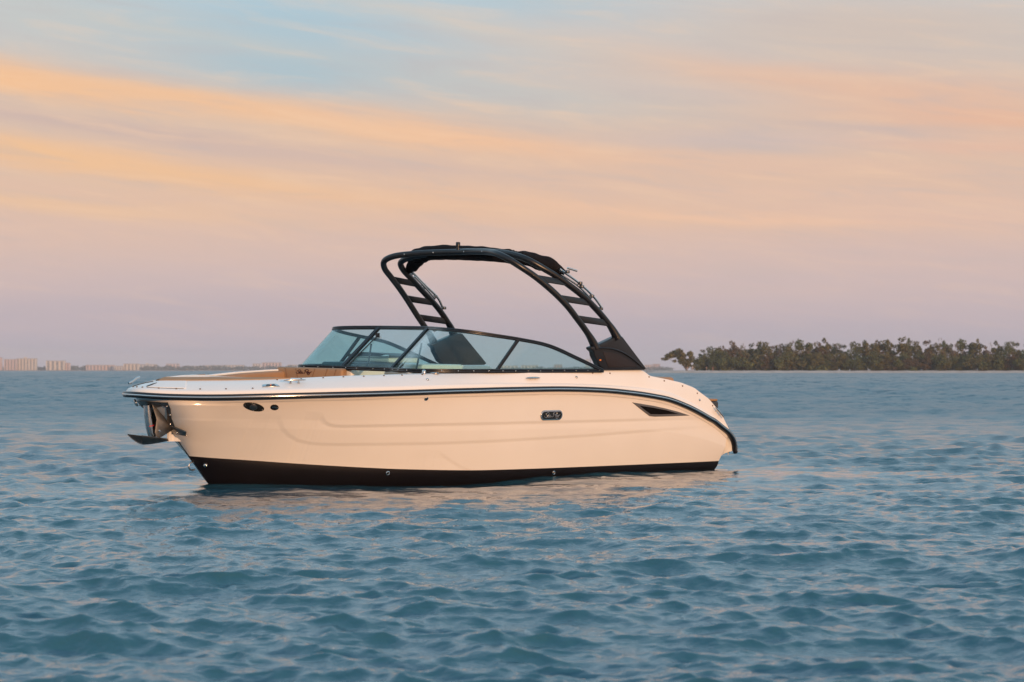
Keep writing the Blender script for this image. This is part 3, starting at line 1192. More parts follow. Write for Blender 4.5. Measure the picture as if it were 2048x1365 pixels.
# ---- rub rail
tt_ = np.linspace(0, 1, 260)
xr_f = XT - (XT - .25) * tt_ ** 1.6
RP = [(x, float(yp(x)), float(zr(x))) for x in xr_f]
aft_rail = [(.204, .544), (.07, .478), (-.061, .413), (-.120, .368), (-.161, .318), (-.182, .265), (-.190, .215)]
RP = RP[:-1] + [(x, float(yp(x)), z) for x, z in aft_rail]
RP = spline(RP, 320)
RN = normal_plan(RP[:, 0])


def sweep(path, nrm2, prof):
    T = np.gradient(path, axis=0)
    T /= np.linalg.norm(T, axis=1)[:, None]
    out = []
    for p, t, n in zip(path, T, nrm2):
        n3 = np.array([n[0], n[1], 0])
        b = np.cross(n3, t)
        if b[2] < 0:
            b = -b
        if b[2] < .2 and b[0] > 0:
            b = b
        b /= np.linalg.norm(b)
        out.append([p + a * n3 + c * b for a, c in prof])
    return np.array(out)


def ring(P):
    """port sweep joined to its mirror image at the stem"""
    Q = P.copy()
    Q[:, :, 1] *= -1
    return np.concatenate([P[::-1], Q[1:]])


prof = [(-.02, -.026), (.008, -.026), (.022, -.020), (.027, -.009), (.024, 0), (.027, .009), (.022, .020), (.008, .026), (-.02, .026)]
rr = MB()
rr.grid(ring(sweep(RP, RN, prof)))
Q = sweep(RP[-1:].repeat(2, 0) + np.array([[0, 0, 0], [0, 0, -.02]]), RN[-1:].repeat(2, 0), [(a * .9, c) for a, c in prof])
rail = rr.build('rub_rail', M['vinyl'], boat, ang=60)
for sgn in (1, -1):
    e = RP[-1]
    MB().lathe([(.006, -.012), (.026, -.010), (.027, .010), (.020, .026), (.006, .030)], (e[0], sgn * e[1], e[2] - .004), (-.15, 0, -1), 14).build('rail_end_cap', M['vinyl'], rail)
profi = [(.020, -.0085), (.029, -.007), (.033, 0), (.029, .007), (.020, .0085)]
ri = MB()
ri.grid(ring(sweep(RP, RN, profi)))
ri.build('rail_insert', M['steel'], rail, ang=60)

# ---- deck moulding
NT = 330
t = XT - (XT + .30) * np.linspace(0, 1, NT) ** 1.35
ta = np.array([-.30, -.25, -.15, -.05, .05, .2, .4])
x_rail = np.where(t > .4, t, np.interp(t, ta, [-.192, -.175, -.145, -.09, .0, .204, .4]))
z_rail = np.where(t > .4, zr(t), np.interp(t, ta, [.215, .29, .345, .392, .445, .544, float(zr(.4))]))
RZX = [6.82, 6.62, 6.45, 6.12, 5.83, 5.48, 5.09, 4.37, 3.5, 3.0, 2.0, 1.37, 1.315, 1.215, .92, .70, .48, .234]
RZZ = [.945, .958, .961, .968, .978, .995, 1.015, 1.038, 1.052, 1.064, 1.076, 1.080, 1.074, 1.022, .983, .950, .895, .777]
ridge_z = table(RZX, RZZ, .025)
x_ridge = np.where(t > .4, t, np.interp(t, ta, [-.190, -.15, -.105, -.03, .06, .234, .4]))
z_ridge = np.where(t > .4, ridge_z(t), np.interp(t, ta, [.24, .36, .46, .56, .65, .777, float(ridge_z(.4))]))
off_r = np.interp(t, [-.3, -.1, .4, 1.3, 3.0, 3.6, 4.4, 5.2, 6.82], [.012, .04, .06, .075, .085, .13, .21, .25, .25])
lip_w = np.interp(t, [1.2, 1.4, 4.2, 4.6, 5.5, 5.8, 6.82], [.05, .10, .10, .04, .04, .12, .12])
lip_dz = np.interp(t, [-.3, 1.3, 3.5, 4.4, 5.5, 6.2, 6.82], [-.01, .0, .012, .004, .003, .036, .036])
cre = np.interp(t, [-.3, 0, .9, 1.9, 2.7, 3.7, 4.85, 6.82], [.012, .05, .075, .05, .047, .06, .059, .052])
nP = normal_plan(np.maximum(x_rail, -.25))


def deck_row(o, z, xb):
    y0 = yp(xb)
    n = normal_plan(xb)
    X = xb - n[:, 0] * o
    Y = np.maximum(y0 - n[:, 1] * o, 0)
    return np.stack([X, Y, z], 1)


def crown(f):
    """row between the crease and the ridge, f in 0..1"""
    o = .032 + (off_r - .032) * f
    z = (z_rail + cre + .006) * (1 - f) + z_ridge * f + .006 * math.sin(math.pi * f)
    xx = x_rail * (1 - f) + x_ridge * f
    return deck_row(o, z, xx)


rows = [deck_row(.004, z_rail + .018, x_rail), deck_row(.006, z_rail + np.minimum(cre * .6, .034), x_rail), deck_row(.018, z_rail + cre * .94, x_rail),
        deck_row(.022, z_rail + cre, x_rail), deck_row(.032, z_rail + cre + .006, x_rail)]
rows += [crown(f) for f in (.08, .2, .35, .5, .65, .8, .92, .98)]
lipf = lambda g: deck_row(off_r + lip_w * g, z_ridge + lip_dz * g, x_ridge)
rows += [lipf(g) for g in (.04, .3, .6, .9, 1.0)]
rows += [deck_row(off_r + lip_w + .008, z_ridge + lip_dz - .006, x_ridge), deck_row(off_r + lip_w + .012, z_ridge + lip_dz - .03, x_ridge),
         deck_row(off_r + lip_w + .03, np.minimum(z_ridge - .08, .42 + 0 * z_ridge), x_ridge)]
dk = MB()
dk.grid(np.array(rows))
dk.mirror()
deck = dk.build('deck', M['deckgel'], boat, ang=32)

# tan pads let into the foredeck, port and starboard
sel = (t < XT - .02) & (t > 5.58)
for sgn in (1, -1):
    pr = []
    for k, g in enumerate((.06, .09, .4, .70, .73)):
        tap = np.clip((t - 5.58) / .16, .12, 1)
        gg = .10 + (g - .10) * tap
        a = deck_row(off_r + lip_w * gg, z_ridge + lip_dz * gg + (.008 if 0 < k < 4 else -.004), x_ridge)[sel]
        a[:, 1] *= sgn
        pr.append(a)
    MB().grid(np.array(pr)).build('deck_pad', M['pad'], boat, ang=30)

# hatch lid on the foredeck, raised a few millimetres with a dark gap round it
def deck_patch(name, f0, f1, t0, t1, rise, m, sgn=1, parent=boat, both=True):
    sl = (t <= t0) & (t >= t1)
    pr = []
    ff = [f0, f0 + .02, (f0 + f1) / 2, f1 - .02, f1]
    for k, f in enumerate(ff):
        a = crown(f)[sl]
        a[:, 2] += rise if 0 < k < 4 else -.003
        if len(a) > 2 and 0 < k < 4:
            a[-1, 2] -= rise + .003
        pr.append(a)
    g = MB().grid(np.array(pr))
    if both:
        g.mirror()
    return g.build(name, m, parent, ang=25)


deck_patch('hatch_gap', .095, .16, XT - .03, 6.43, .002, M['dash'], parent=deck)
deck_patch('anchor_hatch', .125, .95, XT - .03, 6.42, .007, M['deckgel'])

# ---- interior
fl = MB()
fx = np.linspace(.2, 5.9, 30)
fl.grid(np.array([[(x, s_ * max(float(yp(x)) - .42, .02), .40) for s_ in (-1, 1)] for x in fx]))
fl.build('cockpit_floor', M['liner'], boat)


def bolster(sgn, t0, t1, drop, th=.07):
    sl = (t <= t0) & (t >= t1)
    base = off_r + lip_w + .014
    pr = []
    for (o, dz) in ((.0, -.022), (.018, -.014), (.045, -.018), (.066, -.036), (th, -.09), (th + .02, -.22), (th + .02, -drop), (0, -drop)):
        a = deck_row(base + o, z_ridge + lip_dz + dz, x_ridge)[sl]
        a[:, 1] = np.maximum(a[:, 1], .01) * sgn
        pr.append(a)
    return MB().grid(np.array(pr)).build('bow_bolster', M['tan'], boat, ang=60)


for sgn in (1, -1):
    bolster(sgn, 6.35, 4.28, .42)
# seat cushions in the bow
bs = MB()
bx = np.linspace(4.3, 5.95, 24)
for sgn in (1, -1):
    g = []
    for x in bx:
        yo = max(float(yp(x)) - .42, .06)
        yi = max(yo - .42, .03)
        g.append([(x, sgn * yo, .46), (x, sgn * yo, .62), (x, sgn * (yo * .6 + yi * .4), .64), (x, sgn * yi, .615), (x, sgn * (yi - .01), .46)])
    bs.grid(np.array(g))
bs.build('bow_cushion', M['tan'], boat, ang=50)


def slab(name, p0, p1, z0, z1, th, m, parent, bev=.03, lean=.05, ang=40):
    """upright cushion between two plan points, thick aft, leaning aft at the top"""
    p0, p1 = np.array(p0, float), np.array(p1, float)
    d = (p1 - p0) / np.linalg.norm(p1 - p0)
    a = np.array([-d[1], d[0]])
    if a[0] > 0:
        a = -a
    V = []
    for z, l in ((z0, 0), (z1, lean)):
        for q, tk in ((p0, 0), (p1, 0), (p1, th), (p0, th)):
            r = q + a * (tk + l)
            V.append((r[0], r[1], z))
    return MB().add(V, [(0, 3, 2, 1), (4, 5, 6, 7), (0, 1, 5, 4), (1, 2, 6, 5), (2, 3, 7, 6), (3, 0, 4, 7)]).build(name, m, parent, bevel=bev, seg=4)


SEAT0, SEAT1 = (4.46, -.93), (4.20, -.205)
seat_s = slab('bow_backrest', SEAT0, SEAT1, .58, 1.062, .11, M['tan'], boat, .035)
seat_p = slab('bow_backrest', (4.46, .93), (4.22, .36), .58, 1.045, .11, M['tan'], boat, .05)
# consoles under the windscreen
for sgn in (1, -1):
    V = [(2.95, .24), (4.03, .24), (4.09, .40), (4.22, .78), (4.12, .95), (3.9, 1.02), (2.95, 1.04)]
    MB().prism([(a, b * sgn) for a, b in V], lambda a, b, d: (a, b, d), .401, 1.049).build('console', M['liner'], boat, smooth=True, bevel=.02)
# helm: dash pad, hood and inner moulding on the starboard console
MB().prism([(3.80, -.42), (3.86, -.62), (3.80, -.98), (3.55, -1.04), (3.18, -1.02), (3.18, -.40), (3.5, -.38)], lambda a, b, d: (a, b, d), 1.052, 1.115).build('dash_pad', M['dash'], boat, bevel=.028, seg=3)
MB().prism([(3.40, -.40), (3.40, -1.0), (2.98, -1.0), (2.98, -.40)], lambda a, b, d: (a, b, d), 1.117, 1.175).build('helm_pod', M['liner'], boat, bevel=.02)
hd = MB()
hd.grid(np.array([[(3.42 - .46 * q, -1.02 + .64 * r, 1.178 + .028 * math.sin(math.pi * min(1, r * 1.0)) + .012 * (1 - q)) for r in np.linspace(0, 1, 10)] + [(3.42 - .46 * q, -.38, 1.168), (3.42 - .46 * q, -1.02, 1.168)] for q in np.linspace(0, 1, 6)]), close_v=True)
hd.build('helm_hood', M['dash'], boat, ang=40)
MB().box((2.35, -1.02, .75), (2.93, -.42, 1.10)).build('helm_box', M['liner'], boat, bevel=.02)
MB().box((1.85, -1.0, .6), (2.28, -.45, 1.03)).build('helm_seat', M['dash'], boat, bevel=.05, seg=3)
MB().tube(spline([(2.62, -.98, 1.10), (2.62, -.97, 1.15), (2.55, -.97, 1.165), (2.48, -.97, 1.10)], 14), .011, 8).build('grab_rail', M['steel'], boat)
# aft seating and sunpad
MB().box((.62, -1.0, .55), (1.28, 1.0, 1.004)).build('sun_pad', M['tan'], boat, bevel=.04, seg=3)
ss_ = MB().box((-.02, .60, .45), (.10, 1.07, .745)).build('stern_seat', M['dash'], boat, bevel=.02, seg=3)
MB().box((-.015, .61, .7455), (.12, 1.06, .770)).build('seat_pad', M['tan'], ss_, bevel=.008, seg=2)
# swim platform, set in from the rail so its moulded underside shows
pl = MB()
outline = []
for (x, y) in [(.30, 1.07), (-.05, 1.06), (-.13, 1.05), (-.175, 1.01), (-.20, .93), (-.215, .6), (-.22, 0)]:
    outline.append((x, y))
outline = outline + [(x, -y) for x, y in outline[::-1][1:]]
outline = [(float(a), float(b)) for a, b in spline(outline, 70)]
lv = [(-.02, .155), (.0, .165), (.015, .19), (.03, .24), (.045, .30), (.06, .36)]
G = []
for o_, z in lv:
    G.append([(x - o_ * (1 if x < 0 else .2), y * (1 + o_ * .9), z) for x, y in outline])
pl.grid(np.array(G))
for g in (0, -1):
    b = pl.n
    ring_ = G[g]
    pl.add(ring_, [tuple(range(len(ring_)))])
pl.build('swim_platform', M['deckgel'], boat, ang=50)

# moulded quarter under the aft end of the rail, from the transom edge out to the rail
for sgn in (1, -1):
    us = []
    for q in np.linspace(0, 1, 14):
        zt_ = .41 - .25 * q
        A = np.array([-.07 * (zt_ - .1) / .3, float(np.interp(zt_, ZZ[0], YY[0])) - .003, zt_])
        k = q * (len(aft_rail) - 3) + 2
        xr_ = np.interp(k, range(len(aft_rail)), [p[0] for p in aft_rail])
        zr_ = np.interp(k, range(len(aft_rail)), [p[1] for p in aft_rail])
        B = np.array([xr_ + .012, float(yp(xr_)) - .012, zr_ - .022 * (1 - q)])
        row = []
        for r in np.linspace(0, 1, 9):
            p_ = A + (B - A) * r
            p_[1] -= .045 * math.sin(math.pi * r) * (1 - .4 * q)
            row.append(p_ * [1, sgn, 1])
        us.append(row)
    us.append([[p_[0], p_[1] - .10 * sgn, p_[2] + .0] for p_ in us[-1]])
    us.append([[p_[0] * .9, p_[1] - .5 * sgn, p_[2] - .005] for p_ in us[-1]])
    MB().grid(np.array(us)).build('platform_moulding', M['liner'], boat, ang=40)

# ---- windscreen
Bc = np.array([(4.05, 0, 1.066), (4.05, .36, 1.066), (4.10, .50, 1.066), (4.16, .65, 1.067), (4.18, .79, 1.067), (4.12, .92, 1.068), (3.95, 1.03, 1.069), (3.70, 1.105, 1.07), (3.42, 1.155, 1.072),
               (3.0, 1.175, 1.073), (2.5, 1.185, 1.075), (1.97, 1.195, 1.077)])
Tc = np.array([(3.575, 0, 1.467), (3.575, .36, 1.466), (3.63, .50, 1.464), (3.70, .655, 1.460), (3.735, .785, 1.455), (3.705, .905, 1.448), (3.61, .99, 1.436), (3.40, 1.088, 1.408), (3.13, 1.160, 1.375),
               (2.75, 1.188, 1.318), (2.36, 1.200, 1.200), (2.00, 1.205, 1.082)])
# glazing panels: (from, to) knots
kn = np.arange(len(Bc))


def curve_between(C, a, b, n, rnd=True):
    P = spline(C, 400)
    # parameter by knot: find nearest sample to each knot
    idx = [int(np.argmin(np.linalg.norm(P - c, axis=1))) for c in C]
    uu = np.linspace(a, b, n)
    return np.stack([np.interp(np.interp(uu, kn, idx), np.arange(400), P[:, k]) for k in range(3)], 1)


frame_b = np.vstack([curve_between(Bc, 0, 11, 140)[::-1], curve_between(Bc, 0, 11, 140)[1:] * [1, -1, 1]])
frame_t = np.vstack([curve_between(Tc, 0, 11, 140)[::-1], curve_between(Tc, 0, 11, 140)[1:] * [1, -1, 1]])


def strip_sweep(path, w, h, up):
    """rounded bar of width w across and height h along 'up' following path"""
    T = np.gradient(path, axis=0)
    T /= np.linalg.norm(T, axis=1)[:, None]
    out = []
    for i, (p, t_) in enumerate(zip(path, T)):
        U_ = np.asarray(up[i] if np.ndim(up) == 2 else up, float)
        U_ = U_ - t_ * (U_ @ t_)
        U_ /= np.linalg.norm(U_)
        S_ = np.cross(t_, U_)
        pts = []
        for a, b in [(-.5, -.32), (-.36, -.5), (.36, -.5), (.5, -.32), (.5, -.10), (.40, 0), (.5, .10), (.5, .32), (.36, .5), (-.36, .5), (-.5, .32), (-.5, .1), (-.40, 0), (-.5, -.1)]:
            pts.append(p + S_ * a * w + U_ * b * h)
        out.append(pts)
    return np.array(out)


def bar(name, path, w, h, up, m, parent):
    g = MB()
    P = strip_sweep(np.asarray(path, float), w, h, up)
    b = g.n
    g.grid(P, close_v=True)
    k = P.shape[1]
    g.f.append(tuple(range(k))[::-1])
    g.f.append(tuple((len(P) - 1) * k + i for i in range(k)))
    return g.build(name, m, parent, ang=50)


up_t = frame_t - np.stack([np.interp(np.linspace(0, 1, len(frame_t)), np.linspace(0, 1, len(frame_b)), frame_b[:, k]) for k in range(3)], 1)
ln = np.linalg.norm(up_t, axis=1)
up_t = np.where(ln[:, None] > .08, up_t, np.array([0, 0, 1.0]))
up_t /= np.linalg.norm(up_t, axis=1)[:, None]
frame = bar('windscreen_frame', frame_t, .030, .034, up_t * .6 + np.array([0, 0, .55]), M['blackgloss'], boat)
bar('windscreen_sill', frame_b + np.array([0, 0, .0]), .036, .040, (0, 0, 1), M['blackgloss'], frame)


def ws_pt(k, g, sgn=1):
    b = curve_between(Bc, k, k, 1)[0]
    tp = curve_between(Tc, k, k, 1)[0]
    p = b + (tp - b) * g
    return p * [1, sgn, 1]


for k, w_, sides in ((1.0, .046, (1, -1)), (8.0, .030, (1, -1))):
    for sgn in sides:
        a, b = ws_pt(k, -.02, sgn), ws_pt(k, .99, sgn)
        a2 = ws_pt(k + .05, .5, sgn) - ws_pt(k - .05, .5, sgn)
        path = np.linspace(a, b, 6)
        a2 = a2 / np.linalg.norm(a2)
        bar('mullion', path, .030, w_, a2, M['blackgloss'], frame)


def pane(k0, k1, sgn=1, sym=False):
    n = max(6, int((k1 - k0) * 10))
    bb, tp = curve_between(Bc, k0, k1, n), curve_between(Tc, k0, k1, n)
    if sym:
        bb = np.vstack([bb[::-1] * [1, -1, 1], bb[1:]])
        tp = np.vstack([tp[::-1] * [1, -1, 1], tp[1:]])
    else:
        bb, tp = bb * [1, sgn, 1], tp * [1, sgn, 1]
    G0 = np.stack([bb + (tp - bb) * g for g in np.linspace(.0, 1, 5)], 1)
    nrm = np.cross(np.gradient(G0, axis=0), np.gradient(G0, axis=1))
    nrm /= np.linalg.norm(nrm, axis=2)[..., None] + 1e-9
    g = MB()
    g.grid(G0 + nrm * .003)
    g.grid((G0 - nrm * .003)[::-1])
    o = g.build('glass_pane', M['glass'], frame, ang=60, recalc=False, weld=False)
    return o


pane(0, .96, sym=True)
for sgn in (1, -1):
    pane(1.04, 7.96, sgn)
    pane(8.04, 10.98, sgn)
# vertical stays behind the front glass, and the wiper
for (b_, t_) in (((3.70, -.381, 1.055), (3.62, -.42, 1.30)), ((3.70, .335, 1.055), (3.60, .30, 1.32))):
    MB().tube([b_, ((b_[0] + t_[0]) / 2, (b_[1] + t_[1]) / 2, (b_[2] + t_[2]) / 2), t_], .009, 8).build('windscreen_stay', M['blackgloss'], frame)
wp = MB()
a, b = ws_pt(.82, .04, -1) + np.array([.012, 0, 0]), ws_pt(.74, .80, -1) + np.array([.012, 0, 0])
wp.tube(np.linspace(a, b, 4), [.008, .007, .006, .006], 6)
wp.box(b - np.array([.012, .018, .02]), b + np.array([.012, .018, .025]))
wp.build('wiper', M['blackgloss'], frame)


# round fastener heads along the sill
def dome(name, c, ax, r, h, m, parent, n=12):
    return MB().lathe([(r, -.004), (r, h * .25), (r * .75, h * .75), (r * .3, h)], c, ax, n).build(name, m, parent, ang=60)


FAST = MB().lathe([(.0062, -.003), (.0062, .002), (.004, .005), (.001, .006)], (0, 0, 0), (0, 0, 1), 10).build('sill_bolt', M['steel'], frame)
bolt_me = FAST.data
bpy.data.objects.remove(FAST)


def put(name, me, loc, axis, parent, scale=1.0):
    o = bpy.data.objects.new(name, me)
    COL.objects.link(o)
    o.parent = parent
    o.location = loc
    o.rotation_mode = 'QUATERNION'
    o.rotation_quaternion = Vector(axis).to_track_quat('Z', 'Y')
    o.scale = (scale,) * 3
    return o


fb = curve_between(Bc, 0, 11, 600)
s_ = np.concatenate([[0], np.cumsum(np.linalg.norm(np.diff(fb, axis=0), axis=1))])
for q in np.arange(.12, s_[-1] - .05, .165):
    i = int(np.searchsorted(s_, q))
    tdir = fb[min(i + 2, 599)] - fb[i - 2]
    nn = np.array([tdir[1], -tdir[0], 0])
    nn /= np.linalg.norm(nn)
    if nn[0] * 1 + nn[1] * .5 < 0:
        nn = -nn
    for sgn in (1, -1):
        put('sill_bolt', bolt_me, fb[i] * [1, sgn, 1] + nn * [1, sgn, 1] * .0185 + np.array([0, 0, .002]), nn * [1, sgn, 1], frame)

# ---- arch tower
FT = [(2.06, 1.178, 1.30), (2.133, 1.173, 1.40), (2.229, 1.168, 1.50), (2.333, 1.159, 1.60), (2.435, 1.145, 1.70), (2.55, 1.118, 1.80), (2.68, 1.083, 1.90), (2.827, 1.040, 2.0), (2.965, .985, 2.085),
      (3.045, .90, 2.155), (3.045, .78, 2.198), (2.96, .56, 2.228), (2.88, .3, 2.240), (2.835, 0, 2.243)]
RT = [(1.76, 1.195, 1.40), (1.834, 1.182, 1.50), (1.935, 1.168, 1.60), (2.055, 1.152, 1.70), (2.195, 1.138, 1.80), (2.357, 1.108, 1.90), (2.527, 1.066, 2.0), (2.69, 1.008, 2.085),
      (2.79, .93, 2.15), (2.81, .80, 2.192), (2.795, .56, 2.228), (2.78, .3, 2.243), (2.772, 0, 2.250)]


def sym_path(P, n):
    P = np.array(P)
    Q = np.vstack([P, (P[:-1] * [1, -1, 1])[::-1]])
    return spline(Q, n)


rad_f = np.full(150, .0315)
rad_f[:7] = np.linspace(.046, .0315, 7)
rad_f[-7:] = rad_f[:7][::-1]
tower = MB().tube(sym_path(FT, 150), rad_f, 16).build('arch_tower', M['black'], boat, ang=60)
MB().tube(sym_path(RT, 150), rad_f, 16).build('rear_tube', M['black'], tower, ang=60)
# web joining both tubes on top
fpath, rpath = sym_path(FT, 301), sym_path(RT, 301)
MB().grid(np.stack([fpath[118:183] + [-.01, 0, .012], rpath[118:183] + [.01, 0, .012]], 1)).build('top_plate', M['black'], tower)


def near_z(P, z, sgn):
    P = np.array(P)[:9]
    return np.array([np.interp(z, P[:, 2], P[:, 0]), np.interp(z, P[:, 2], P[:, 1]) * sgn, z])


for sgn in (1, -1):
    for zf, zrr in ((1.975, 1.945), (1.785, 1.755), (1.588, 1.558)):
        a0, a1 = near_z(FT, zf + .036, sgn), near_z(FT, zf - .036, sgn)
        b0, b1 = near_z(RT, zrr + .030, sgn), near_z(RT, zrr - .042, sgn)
        th = np.array([0, .015, 0])
        V = [a0 - th, b0 - th, b1 - th, a1 - th, a0 + th, b0 + th, b1 + th, a1 + th]
        MB().add(V, [(0, 3, 2, 1), (4, 5, 6, 7), (0, 1, 5, 4), (1, 2, 6, 5), (2, 3, 7, 6), (3, 0, 4, 7)]).build('rung', M['black'], tower, bevel=.006)
    # foot pod
    outl = [(2.158, 1.306), (2.145, 1.285), (2.108, 1.262), (2.098, 1.225), (2.020, 1.119), (1.942, 1.080), (1.352, 1.082), (1.318, 1.100), (1.690, 1.418), (1.715, 1.426), (1.775, 1.424), (2.044, 1.336), (2.12, 1.318)]
    pod = MB().prism(outl, lambda a, b, d: (a, d * sgn, b), 1.125, 1.205).build('tower_foot', M['podmat'], boat, bevel=.012, seg=3)
    MB().prism([(1.985, 1.262), (1.85, 1.258), (1.72, 1.232), (1.60, 1.190), (1.50, 1.142), (1.46, 1.112), (1.90, 1.108)], lambda a, b, d: (a, d * sgn, b), 1.2052, 1.209).build('foot_panel', M['podface'], pod, bevel=.002)
    rdg = spline([(2.09, 1.207 * sgn, 1.297), (1.98, 1.207 * sgn, 1.303), (1.85, 1.207 * sgn, 1.294), (1.72, 1.207 * sgn, 1.266), (1.60, 1.207 * sgn, 1.222), (1.47, 1.207 * sgn, 1.158), (1.35, 1.207 * sgn, 1.096)], 40)
    MB().tube(rdg, .017 * np.interp(np.linspace(0, 1, 40), [0, .1, .6, 1], [.7, 1.1, 1, .4]), 10, flat=(1.0, .55)).build('foot_ridge', M['podmat'], pod, ang=60)
    MB().prism([(2.035, 1.188), (2.035, 1.176), (2.010, 1.174), (2.010, 1.188)], lambda a, b, d: (a, d * sgn, b), 1.2052, 1.2085).build('amber_spot', M['amber'], pod, smooth=False)  # small amber plate on the outer face of the pod
# all round light on the crossbar
lt = MB().lathe([(.020, 0), (.020, .012), (.012, .018), (.012, .034), (.0225, .038), (.0225, .070), (.018, .076)], (2.90, .05, 2.262), (0, 0, 1), 18).build('navigation_light', M['black'], tower, ang=40)
for yy in (-.62, -.30, .1, .45):
    i = int(np.argmin(abs(fpath[60:240, 1] - yy))) + 60
    put('tower_screw', bolt_me, fpath[i] + [.0305, 0, 0], (1, 0, 0.05), tower, 1.2)

# ---- folded canvas top behind the crossbar
bp = spline([(2.60, -1.02, 2.050), (2.62, -.96, 2.105), (2.67, -.87, 2.18), (2.71, -.74, 2.232), (2.735, -.5, 2.245), (2.72, -.2, 2.245), (2.69, .1, 2.232), (2.65, .35, 2.212), (2.60, .55, 2.195), (2.565, .72, 2.175),
             (2.53, .86, 2.140), (2.48, .97, 2.090), (2.42, 1.07, 2.035)], 120)
nb = len(bp)
rngb = np.random.default_rng(8)
na = 26
ang = np.linspace(0, 2 * np.pi, na, endpoint=False)
Tn = np.gradient(bp, axis=0)
Tn /= np.linalg.norm(Tn, axis=1)[:, None]
ss = np.linspace(0, 1, nb)
rv = np.interp(ss, [0, .03, .10, .2, .45, .62, .72, .74, .80, .95, 1], [.018, .045, .062, .075, .076, .072, .066, .058, .072, .066, .03])
lump = np.zeros((nb, na))
for _ in range(26):
    k1, k2 = rngb.uniform(6, 60), rngb.integers(1, 6)
    lump += rngb.normal(0, 1) / (1 + .03 * k1) * np.sin(k1 * ss[:, None] * 2 + k2 * ang[None] + rngb.uniform(0, 6.28))
lump *= .0075 / lump.std()
lump *= np.interp(ss, [0, .12, .25, .65, .75, 1], [1.2, 1.2, .35, .35, 1.3, 1.3])[:, None]
G = []
for i in range(nb):
    sd = np.cross(Tn[i], [0, 0, 1.0])
    sd /= np.linalg.norm(sd)
    upv = np.cross(sd, Tn[i])
    if upv[2] < 0:
        upv = -upv
    rr_ = rv[i] + lump[i] * (rv[i] / .075)
    G.append(bp[i] + np.cos(ang)[:, None] * sd * (rr_ * 1.05)[:, None] + np.sin(ang)[:, None] * upv * rr_[:, None])
cv_ = MB()
cv_.grid(np.array(G), close_v=True)
cv_.f.append(tuple(range(na))[::-1])
cv_.f.append(tuple((nb - 1) * na + i for i in range(na)))
# slack cloth hanging below at the starboard end
canvas = cv_.build('folded_canvas', M['canvas'], boat, ang=70)
dr = MB()
Gd = []
for q in np.linspace(0, 1, 14):
    y = -.95 + .42 * q
    zt = 2.19 + .04 * q
    zb = np.interp(q, [0, .25, .5, .75, 1], [2.045, 2.07, 2.125, 2.15, 2.165]) + .006 * math.sin(q * 22)
    x = 2.62 + .13 * q
    row = []
    for a_ in np.linspace(0, 2 * np.pi, 12, endpoint=False):
        zz_ = (zt + zb) / 2 + (zt - zb) / 2 * math.sin(a_)
        row.append((x + .035 * math.cos(a_) + .008 * math.sin(6 * q + a_ * 2), y, zz_))
    Gd.append(row)
dr.grid(np.array(Gd), close_v=True)
dr.build('cloth_fold', M['canvas'], canvas, ang=70)
ib = int(.735 * nb)
MB().tube([G[ib][k] + (G[ib][k] - bp[ib]) * .06 for k in list(range(na)) + [0]], .006, 6, cap=False).build('tie_strap', M['dash'], canvas)
# stainless frame folded alongside the legs
for sgn in (1, -1):
    yb = 1.145 * sgn
    st = MB()
    st.tube(spline([(2.50, 1.08 * sgn, 2.07), (2.28, 1.13 * sgn, 1.945), (2.05, yb, 1.795), (1.965, 1.165 * sgn, 1.70)], 22), .0125, 8)
    o1 = st.build('canvas_bow', M['steel'], canvas, ang=60)
    MB().tube(spline([(2.47, 1.07 * sgn, 2.02), (2.27, 1.12 * sgn, 1.91), (2.10, 1.14 * sgn, 1.79)], 14), .010, 8).build('canvas_bow', M['steel'], canvas, ang=60)
    for (x, z) in ((2.455, 2.045), (2.27, 1.938), (2.245, 1.905), (2.095, 1.815), (1.962, 1.695)):
        MB().box((x - .018, yb - .02, z - .016), (x + .018, yb + .02, z + .016)).build('bow_clamp', M['dullsteel'], canvas, bevel=.006)
MB().tube([(2.40, 1.09, 2.085), (2.36, 1.105, 2.075), (2.30, 1.13, 2.058)], .011, 8).build('canvas_bow', M['steel'], canvas, ang=60)


# ------------------------------------------------------------------ fittings on the hull
def hull_point(x, z):
    d = (XX - x) ** 2 + (ZZ - z) ** 2
    i, j = np.unravel_index(np.argmin(d), d.shape)
    i = min(max(i, 2), NU - 3)
    j = min(max(j, 2), NV - 3)
    P = np.stack([XX, YY, ZZ], 2)
    du = P[i + 2, j] - P[i - 2, j]
    dv = P[i, j + 2] - P[i, j - 2]
    n = np.cross(du, dv)
    n /= np.linalg.norm(n)
    if n[1] < 0:
        n = -n
    # interpolate y along the surface
    return np.array([x, P[i, j][1] + (-(n[0] * (x - P[i, j][0]) + n[2] * (z - P[i, j][2])) / n[1]), z]), n


def hull_frame(x, z):
    p, n = hull_point(x, z)
    e1 = np.array([-1.0, 0, 0])
    e1 = e1 - n * (e1 @ n)
    e1 /= np.linalg.norm(e1)
    e2 = np.cross(n, e1)
    if e2[2] < 0:
        e2 = -e2
    return p, n, e1, e2


def on_hull(x, z):
    p, n, e1, e2 = hull_frame(x, z)
    return lambda u, v, d: tuple(p + e1 * u + e2 * v + n * d)


def ellipse(a, b, n=28, cx=0, cy=0):
    return [(cx + a * math.cos(2 * math.pi * i / n), cy + b * math.sin(2 * math.pi * i / n)) for i in range(n)]


def capsule(L, h, n=10):
    r = h / 2
    P = [(L / 2 - r + r * math.cos(a), r * math.sin(a)) for a in np.linspace(-math.pi / 2, math.pi / 2, n)]
    return P + [(-x, -y) for x, y in P]


